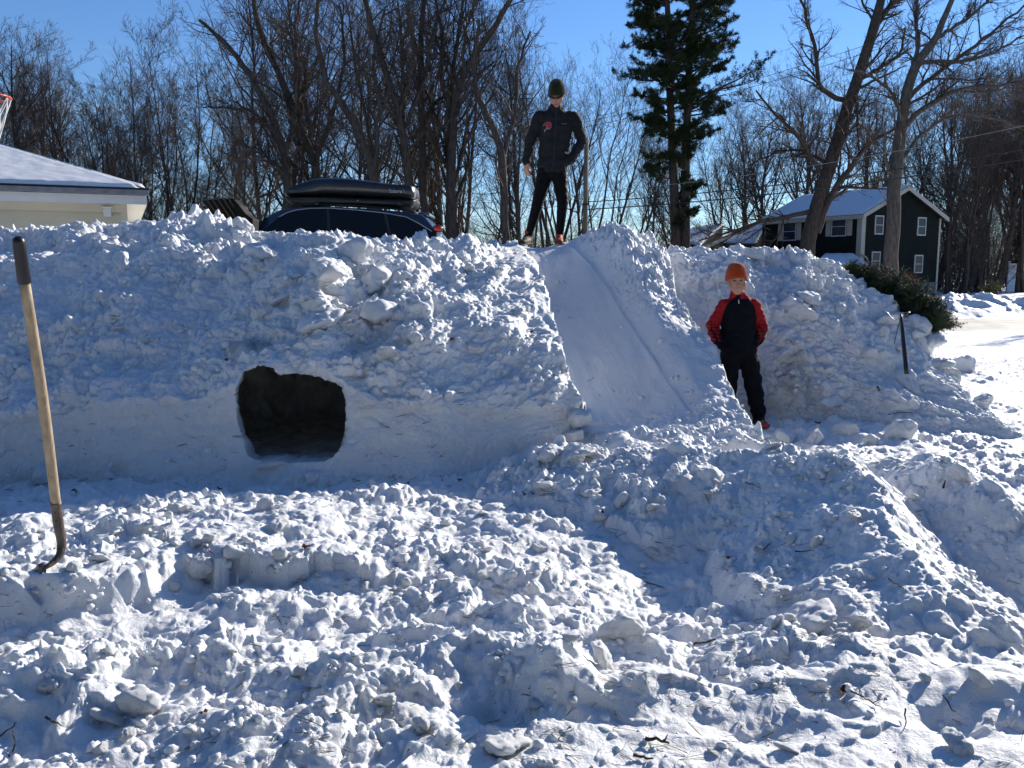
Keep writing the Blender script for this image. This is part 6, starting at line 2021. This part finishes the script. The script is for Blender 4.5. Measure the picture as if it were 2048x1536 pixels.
rc = random.Random(77)
MARKS = [('shovel blade', 95, 1135), ('shovel handle', 75, 750), ('cave mouth', 585, 825), ('cave threshold', 585, 930), ('slide foot', 1450, 890), ('left slide rim', 1105, 640), ('child', 1475, 700), ('child feet', 1510, 850),
 ('black stake', 1805, 665), ('tan leaf', 1680, 1383), ('orange brown leaf', 613, 1096), ('black scoop', 455, 440), ('roof box', 700, 430), ('garage corner', 290, 430), ('heap top', 1550, 930), ('heap middle', 1450, 1050), ('heap right end', 1830, 1130),
 ('long right slab', 1635, 1228), ('upright slab', 1240, 1262), ('jutting blocks', 700, 560), ('curled leaf', 1203, 1028), ('lower right hollow', 1960, 1420), ('thick dark twig', 1312, 1485), ('big lower left block', 285, 1405), ('bottom centre slab', 1010, 1480), ('cut fir tree', 1790, 610), ('right edge ridge', 1925, 948)]
USED = {}
def where(u, v, head):
    k = min(MARKS, key=lambda m: math.hypot(u - m[1], (v - m[2]) * 1.2))
    dx, dy = u - k[1], v - k[2]; d = math.hypot(dx, dy)
    a = ('left' if dx < 0 else 'right') if abs(dx) > abs(dy) * .5 else ''
    b = ('above' if dy < 0 else 'below') if abs(dy) > abs(dx) * .5 else ''
    pos = (b + ' and ' + a + ' of') if a and b else (b if b else a + ' of')
    dist = 'close ' if d < 45 else ('' if d < 110 else 'well ')
    lab = head + ' ' + dist + pos + ' the ' + k[0]
    USED[lab] = USED.get(lab, 0) + 1
    if USED[lab] > 1: lab += ', ' + ordinal(USED[lab])
    return lab
def chunk(p, r, label, group=None, k=None, sink=.35, sc=(1, 1, 1), cat='snow chunk'):
    me = SH[rc.randrange(16) if k is None else k]
    o = bpy.data.objects.new('snow_chunk', me); COL.objects.link(o)
    o.location = p + Vector((0, r * .1, r * (.62 - sink)))
    o.rotation_euler = (rc.uniform(-.5, .5), rc.uniform(-.5, .5), rc.uniform(0, 6.28))
    o.scale = (r * sc[0], r * sc[1], r * sc[2])
    tag(o, label, cat, group)
    return o
# blocks one can point to in the photograph: (u, v, half-width px, label)
BIG = [
 (285, 1405, 44, 'large rounded snow block in the lower left foreground'),
 (225, 1432, 34, 'smaller snow block leaning against the large lower left one'),
 (300, 830 * 0 + 1118, 0, ''),
 (1240, 1262, 38, 'upright flat slab of snow in the middle right foreground'),
 (1205, 1320, 34, 'blocky snow chunk below the upright slab'),
 (1010, 1480, 52, 'long flat slab of snow near the bottom centre'),
 (1635, 1228, 62, 'long flat slab of snow lying on the right foreground ridge'),
 (1560, 1182, 20, 'small white cube of snow above the long right slab'),
 (1553, 1245, 17, 'small upright chunk left of the long right slab'),
 (1720, 1235, 24, 'snow chunk at the right end of the long slab'),
 (1920, 1400, 0, ''),
 (1957, 1355, 24, 'pointed snow chunk above the hollow at lower right'),
 (1925, 1488, 34, 'shaded rounded block at the lower right corner'),
 (1575, 1492, 20, 'small chunk casting a shadow on the smooth lower right snow'),
 (1428, 1502, 12, 'tiny ball of snow on the smooth snow, left of the bigger chunk'),
 (1238, 1000, 22, 'rounded snow chunk at the left foot of the rubble heap'),
 (1422, 980, 17, 'cube of snow stuck in the shaded face of the heap'),
 (1925, 948, 26, 'shaded boulder of snow on the ridge at the right edge'),
 (1800, 862, 28, 'big pale block on the path right of the child'),
 (1572, 874, 24, 'angular chunk on the path just right of the slide foot'),
 (1632, 876, 20, 'flat rounded chunk second right of the slide foot'),
 (1690, 862, 22, 'rounded chunk between the flat one and the big pale block'),
 (1545, 888, 16, 'small chunk touching the foot of the slide'),
 (1745, 880, 16, 'low chunk in front of the big pale block'),
 (602, 1340, 17, 'small egg shaped chunk in the left foreground'),
 (553, 1350, 9, 'tiny wedge shaped chunk left of the egg shaped one'),
 (840, 1450, 20, 'round ball of snow near the bottom centre'),
 (770, 1400, 26, 'round lump of snow left of the bottom centre'),
 (815, 1430, 40, 'broad block of snow near the bottom centre'),
 (400, 1130, 30, 'snow block on the lit rubble right of the shovel'),
 (380, 1015, 16, 'small chunk on the far edge of the lit rubble'),
 (470, 1100, 26, 'tilted block in the lit rubble left of centre'),
 (200, 1115, 22, 'smooth chunk right beside the shovel blade'),
 (560, 1045, 22, 'lump of snow on the lit rubble below the cave mouth'),
 (745, 565, 44, 'large broken block jutting from the bank above the cave'),
 (655, 545, 40, 'rounded block jutting from the bank left of the largest'),
 (705, 500, 34, 'block of snow near the crest above the jutting blocks'),
 (635, 640, 46, 'low broad block under the jutting blocks above the cave'),
 (760, 620, 34, 'block of snow hanging below the largest jutting block'),
 (570, 585, 30, 'pale block left of the jutting group above the cave'),
 (520, 500, 36, 'wide block high on the bank left of the jutting group'),
 (245, 520, 22, 'sunlit chunk high on the left part of the bank'),
 (560, 470, 10, 'small curled chunk standing on the crest before the scoop'),
 (480, 448, 15, 'white ball on the crest in front of the black scoop'),
 (500, 455, 9, 'tiny ball right of the white ball on the crest'),
 (228, 425, 15, 'rounded ball of snow on the crest before the garage wall'),
 (296, 413, 16, 'squarish lump on the crest at the garage corner'),
 (775, 395 * 0 + 700, 26, 'pale chunk stuck in the bank right of the cave top'),
 (830, 672, 20, 'small pale chunk high right of the cave'),
 (735, 795, 22, 'chunk stuck in the wall at the right of the cave'),
 (1515, 510, 20, 'upright pale block in the bank above the child'),
 (1590, 610, 34, 'pale block in the bank upper right of the child'),
 (1620, 590, 22, 'smaller pale block beside the one right of the child'),
 (1835, 650, 22, 'large block behind the black stake'),
 (1870, 680, 22, 'block on the right slope, right of the stake'),
 (1775, 640, 24, 'block on the right slope, left of the stake'),
 (1740, 700, 30, 'half buried block on the lower right slope'),
 (1925, 730, 26, 'block near the lower end of the right slope'),
 (1885, 720, 22, 'block above the lower end of the right slope'),
 (1820, 760, 30, 'tilted block on the lower right slope'),
 (1660, 800, 28, 'block at the foot of the bank right of the child'),
 (1965, 800, 22, 'last block at the toe of the right slope'),
 (90, 935 * 0 + 945, 24, 'snow block at the foot of the cut wall, far left'),
 (225, 952, 16, 'pale flat chunk at the foot of the wall left of the cave'),
 (540, 925, 24, 'wedge of snow lying at the cave threshold'),
 (630, 950, 22, 'chunk of snow right of the cave threshold'),
 (1085, 965, 24, 'chunk at the foot of the wall near the heap'),
 (1100, 905, 26, 'shaded boulder where the wall meets the heap'),
 (1040, 620, 14, 'sunlit chunk on the bank left of the slide rim'),
 (1160, 905, 26, 'shaded lump below the left foot of the slide'),
 (1185, 980, 20, 'shaded lump on the left flank of the heap'),
]
for (u, v, r, lab) in BIG:
    if r == 0: continue
    h = ray_hit(u, v + r * .35)
    if h is None: continue
    rr = r * 1.12 / F * h.y
    slabby = 'slab' in lab
    if 'jutting' in lab or 'block left' in lab: h.y += rr * .15
    o = chunk(h, rr, lab, 'blocks and chunks of broken snow', k=(rc.choice([3, 7, 11]) if slabby else None), sink=.45 if not 'upright' in lab else .2,
              sc=(1.15, 1.0, 1.0 if 'upright' not in lab else 1.25))
    if 'upright' in lab: o.rotation_euler.x = R(65)
for (u, v, Yb, r, lab, kk) in [(1162, 838, 6.02, .105, 'rubble boulder where the cut wall ends at the slide', 13), (1150, 872, 5.92, .085, 'rubble block tucked against the end of the cut wall', 9),
                           (1196, 880, 6.0, .075, 'chunk in the rubble at the left slide foot', 6)]:
    chunk(W(u, v, Yb), r, lab, 'blocks and chunks of broken snow', k=kk, sink=.6)
# many smaller ones: thrown on the surfaces as the plough left them
SMALLZ = [
 ('small chunk of snow lying on the lit foreground rubble', 44, (-60, 1080), (1010, 1180), (9, 22)),
 ('small chunk of snow in the near foreground', 36, (-20, 2060), (1230, 1530), (8, 24)),
 ('small chunk of snow on the shaded heap', 30, (1090, 1900), (930, 1130), (7, 20)),
 ('small chunk of snow on the left face of the bank', 34, (-20, 1080), (460, 700), (7, 20)),
 ('small chunk of snow on the right face of the bank', 30, (1350, 1960), (510, 820), (7, 20)),
]
for lab, n, (ua, ub_), (va, vb), (ra_, rb_) in SMALLZ:
    for i in range(n):
        u, v = rc.uniform(ua, ub_), rc.uniform(va, vb)
        h = ray_hit(u, v)
        if h is None or h.y > 10 or (h.y < 2.05) or (1120 < u < 1370 and 500 < v < 850): continue
        if v > 1400 and u > 1200 and rc.random() < .6: continue
        if 1395 < u < 1545 and v < 870 and 'right face' in lab: continue
        r = (ra_ + (rb_ - ra_) * rc.random() ** 2) / F * h.y
        chunk(h, r, where(u, v, 'small sunlit snow chunk' if 'lit fore' in lab else ('small shaded snow chunk' if 'shaded' in lab else 'small snow chunk')), lab.replace('small chunk', 'small chunks'), sink=.4)

# crumbs too many to count: one object per surface region, thrown by area
g = np.random.default_rng(88)
def crumbs(name, n, ur, vr, rr, label, sub=2):
    bag = Bag(); shp = [chunk_shape(950 + i, sub) for i in range(8)]
    for i in range(n):
        u, v = g.uniform(*ur), g.uniform(*vr)
        if 1130 < u < 1340 and 480 < v < 850 and g.random() < .9: continue
        if abs(u - 580) < 122 and abs(v - 840) < 108: continue
        if v < 950 and 760 < v and u < 1150 and g.random() < .8: continue
        h = ray_hit_np(u, v)
        if h is None or h[1] > 10.2: continue
        if v > 1395 and u > 1150 and g.random() < .8: continue
        if gnoise(np.array([h[0] * 1.6]), np.array([(h[1] + h[2]) * 1.6]), 60)[0] < -.12: continue
        r = rr[0] + (rr[1] - rr[0]) * g.random() ** 3
        P, Fc = shp[g.integers(8)]
        a, b, c = g.uniform(0, 6.28, 3)
        M = np.array(Matrix.Rotation(a, 3, 'Z') @ Matrix.Rotation(b, 3, 'X'))
        bag.add((P * r) @ M.T + np.array([h[0], h[1], h[2] + r * .05]), Fc)
    o = link_mesh(name, bag.mesh(name, M_CHUNK)); tag(o, label, 'snow crumbs', kind='stuff')
_ys = np.arange(1.95, 11., .016)
def ray_hit_np(u, v):
    x, z = Wnp(float(u), float(v), _ys)
    hz = SF.z(x, _ys); k = np.nonzero((hz > z) & (hz > -5))[0]
    if len(k) == 0: return None
    return x[k[0]], _ys[k[0]], z[k[0]]
crumbs('snow_crumbs', 2600, (-40, 2090), (900, 1535), (.005, .024), 'loose crumbs of snow strewn over the foreground')
crumbs('snow_crumbs', 3000, (-40, 2000), (440, 960), (.009, .036), 'loose crumbs of snow on the bank and slide')

# ------------------------------------------------------------------ litter
M_LEAF = mat('dry_leaf', (.22, .085, .03), .8, var=.4, scale=30)
M_STICK = mat('dark_twig', (.045, .032, .024), .9, var=.3, scale=30)
M_NEED = mat('dry_needles', (.10, .085, .04), .8, var=.4, scale=20)
def leaf(u, v, px, label):
    h = ray_hit(u, v)
    if h is None: return
    r = px / F * h.y
    bm = bmesh.new(); n = 14; V = []
    c = bm.verts.new((0, 0, r * .12))
    for i in range(n):
        a = 2 * math.pi * i / n; rad = r * (1 if i % 2 else .62) * (1.25 if i in (0, 13, 1) else 1)
        V.append(bm.verts.new((math.cos(a) * rad, math.sin(a) * rad * .7, r * .35 * math.sin(a * 2 + u) + rc.uniform(0, .15) * r)))
    for i in range(n): bm.faces.new([c, V[i], V[(i + 1) % n]])
    bmesh.ops.solidify(bm, geom=bm.faces[:], thickness=.0008)
    o = bm_obj('dry_leaf', bm, M_LEAF); o.location = h + Vector((0, -.01, .012)); o.rotation_euler = (rc.uniform(.2, .9), rc.uniform(-.5, .5), rc.uniform(0, 6))
    tag(o, label, 'leaf', 'dry leaves on the snow')
for u, v, px, lab in [(613, 1096, 11, 'orange brown leaf on the lit rubble in the middle left'), (1203, 1028, 10, 'curled brown leaf at the left flank of the heap'), (1064, 990, 6, 'small rusty leaf in the lit hollow'),
    (1680, 1383, 16, 'long curled tan leaf on the smooth lower right snow'), (440, 980, 8, 'dark leaf at the foot of the wall below the cave'), (920, 962, 7, 'dark leaf at the foot of the wall right of the cave'),
    (817, 968, 6, 'small leaf below the cut wall'), (1047, 990, 8, 'dark curled leaf at the shadow edge'), (905, 682, 8, 'rusty leaf on the bank right of the cave top'), (1065, 668, 7, 'brown leaf near the left slide rim'),
    (455, 722, 6, 'dark leaf on the bank upper left of the cave'), (1608, 632, 7, 'brown leaf on the block right of the child'), (1635, 848, 8, 'reddish leaf on the path near the child'),
    (150, 985, 8, 'dark leaf on the shaded snow behind the shovel'), (410, 1428, 12, 'dark leaf scrap beside the large lower left block'), (1755, 780, 7, 'rusty leaf low on the right slope'), (1458, 1118, 7, 'dark leaf on the shaded heap')]:
    leaf(u, v, px, lab)

def stick(pts, r, label, branch=None):
    P = []
    for u, v in pts:
        h = ray_hit(u, v)
        if h is None: return
        P.append(h + Vector((0, -.006, .012)))
    O = P[0].copy()
    b = Bag(); q = poly_pts([p - O for p in P], 8); q = q + g.normal(0, .002, q.shape)
    b.tube(q[None], np.linspace(r, r * .45, 9)[None], 6)
    if branch:
        k = q[5]; b.tube(np.array([k, k + np.array(branch) * .5 + g.normal(0, .003, 3), k + np.array(branch)])[None], np.array([[r * .6, r * .5, r * .3]]), 5)
    o = link_mesh('twig', b.mesh('twig', M_STICK)); o.location = O
    tag(o, label, 'twig', 'dark twigs on the snow')
for pts, r, lab, br in [
    ([(95, 1440), (110, 1448), (128, 1455)], .004, 'forked dark twig left of the big lower left block', (.03, .02, .004)),
    ([(0, 1480), (20, 1465), (37, 1450)], .003, 'thin twig at the lower left edge', None),
    ([(20, 1520), (33, 1500), (32, 1465)], .003, 'curved thin twig over the lower left lump', None),
    ([(410, 1095), (420, 1107), (431, 1119)], .003, 'short straight twig on the lit rubble', None),
    ([(1290, 1168), (1310, 1174), (1328, 1179)], .004, 'dark straight twig below the heap, left part', None),
    ([(1292, 1483), (1312, 1485), (1338, 1494)], .006, 'thick dark twig on the smooth snow at bottom right of centre', (.02, .02, .01)),
    ([(1266, 1516), (1285, 1520), (1306, 1524)], .005, 'dark twig near the bottom edge, right of centre', None),
    ([(1700, 1388), (1725, 1400), (1765, 1425)], .003, 'long thin twig beside the tan leaf', (.05, .03, .0)),
    ([(1385, 1292), (1410, 1289), (1432, 1283)], .005, 'twig lying across the right foreground ridge', (.03, .01, .005)),
    ([(1885, 1395), (1895, 1412), (1905, 1428)], .003, 'thin twig leaning into the hollow at lower right', None),
    ([(1808, 1422), (1809, 1440), (1808, 1460)], .003, 'upright thin twig on the smooth snow at lower right', None),
    ([(1590, 1106), (1607, 1106), (1626, 1104)], .003, 'horizontal twig on the shaded heap', None),
    ([(1527, 1104), (1535, 1095), (1543, 1087)], .003, 'short slanting twig on the shaded heap', None),
    ([(1490, 968), (1505, 972), (1520, 980)], .003, 'bent twig near the top of the heap', None),
    ([(1775, 1163), (1790, 1172), (1804, 1182)], .003, 'twig low on the right end of the heap', (.02, .0, -.02)),
    ([(1775, 832), (1800, 826), (1836, 829)], .004, 'curved black twig at the foot of the right slope', None),
    ([(1884, 980), (1888, 972), (1889, 965)], .006, 'short thick stub on the right ridge', None)]:
    stick(pts, r, lab, br)
# pine needles and fine litter: one object
nb = Bag()
for i in range(1500):
    u = g.uniform(-30, 2080); v = g.uniform(440, 1530) if i % 2 else g.uniform(880, 1530)
    h = ray_hit_np(u, v)
    if h is None or h[1] > 10.3: continue
    if gnoise(np.array([h[0] * 1.1 + 7]), np.array([(h[1] + h[2]) * 1.1]), 61)[0] < -.1: continue
    L = g.uniform(.03, .085); a = g.uniform(0, 6.28)
    c = np.array(h) + np.array([0, -.004, .006])
    for k in range(g.integers(1, 4)):
        d = np.array([math.cos(a + k * .12), math.sin(a + k * .12) * .7, g.uniform(-.1, .45)]) * L
        nb.tube(np.array([c, c + d * .5 + g.normal(0, .002, 3), c + d])[None], np.full((1, 3), .00085 + .0004 * (h[1] > 5)), 3)
o = link_mesh('pine_needle_litter', nb.mesh('pine_needle_litter', M_NEED)); tag(o, 'dry pine needles scattered over the snow', 'pine needles', kind='stuff')
# ------------------------------------------------------------------ unseen spruces added behind the camera to cut skylight on the shaded snow
cone_evergreen('added_shade_spruce', 1024, 30, -420, 170, 'unseen dark spruce added behind the camera to block skylight', 131, 5200)
sp0 = [o for o in COL.objects if o.name.startswith('added_shade_spruce')][0]
sp0['group'] = 'unseen spruces added behind the camera to block skylight'
kids = [c for c in sp0.children]
sites = [(-15, -5), (-10.5, -7), (-5.5, -6.2), (-1, -7.5), (4, -6.4), (8.6, -7.2), (13.5, -6), (18, -3.5), (-19, 0), (-13, -11), (0, -12), (9, -12)]
for i, (x, y) in enumerate(sites):
    if i == 0: o = sp0
    else:
        o = sp0.copy(); COL.objects.link(o)
        for c in kids:
            d = c.copy(); COL.objects.link(d); d.parent = o
    s = .82 + .05 * ((i * 7) % 5)
    o.location = (x, y, .1); o.scale = (s * .95, s * .95, s * .8); o.rotation_euler = (0, 0, i * 1.3)
    o['label'] = 'tall dark spruce in the row behind the photographer, ' + ordinal(i + 1) + ' of the row'
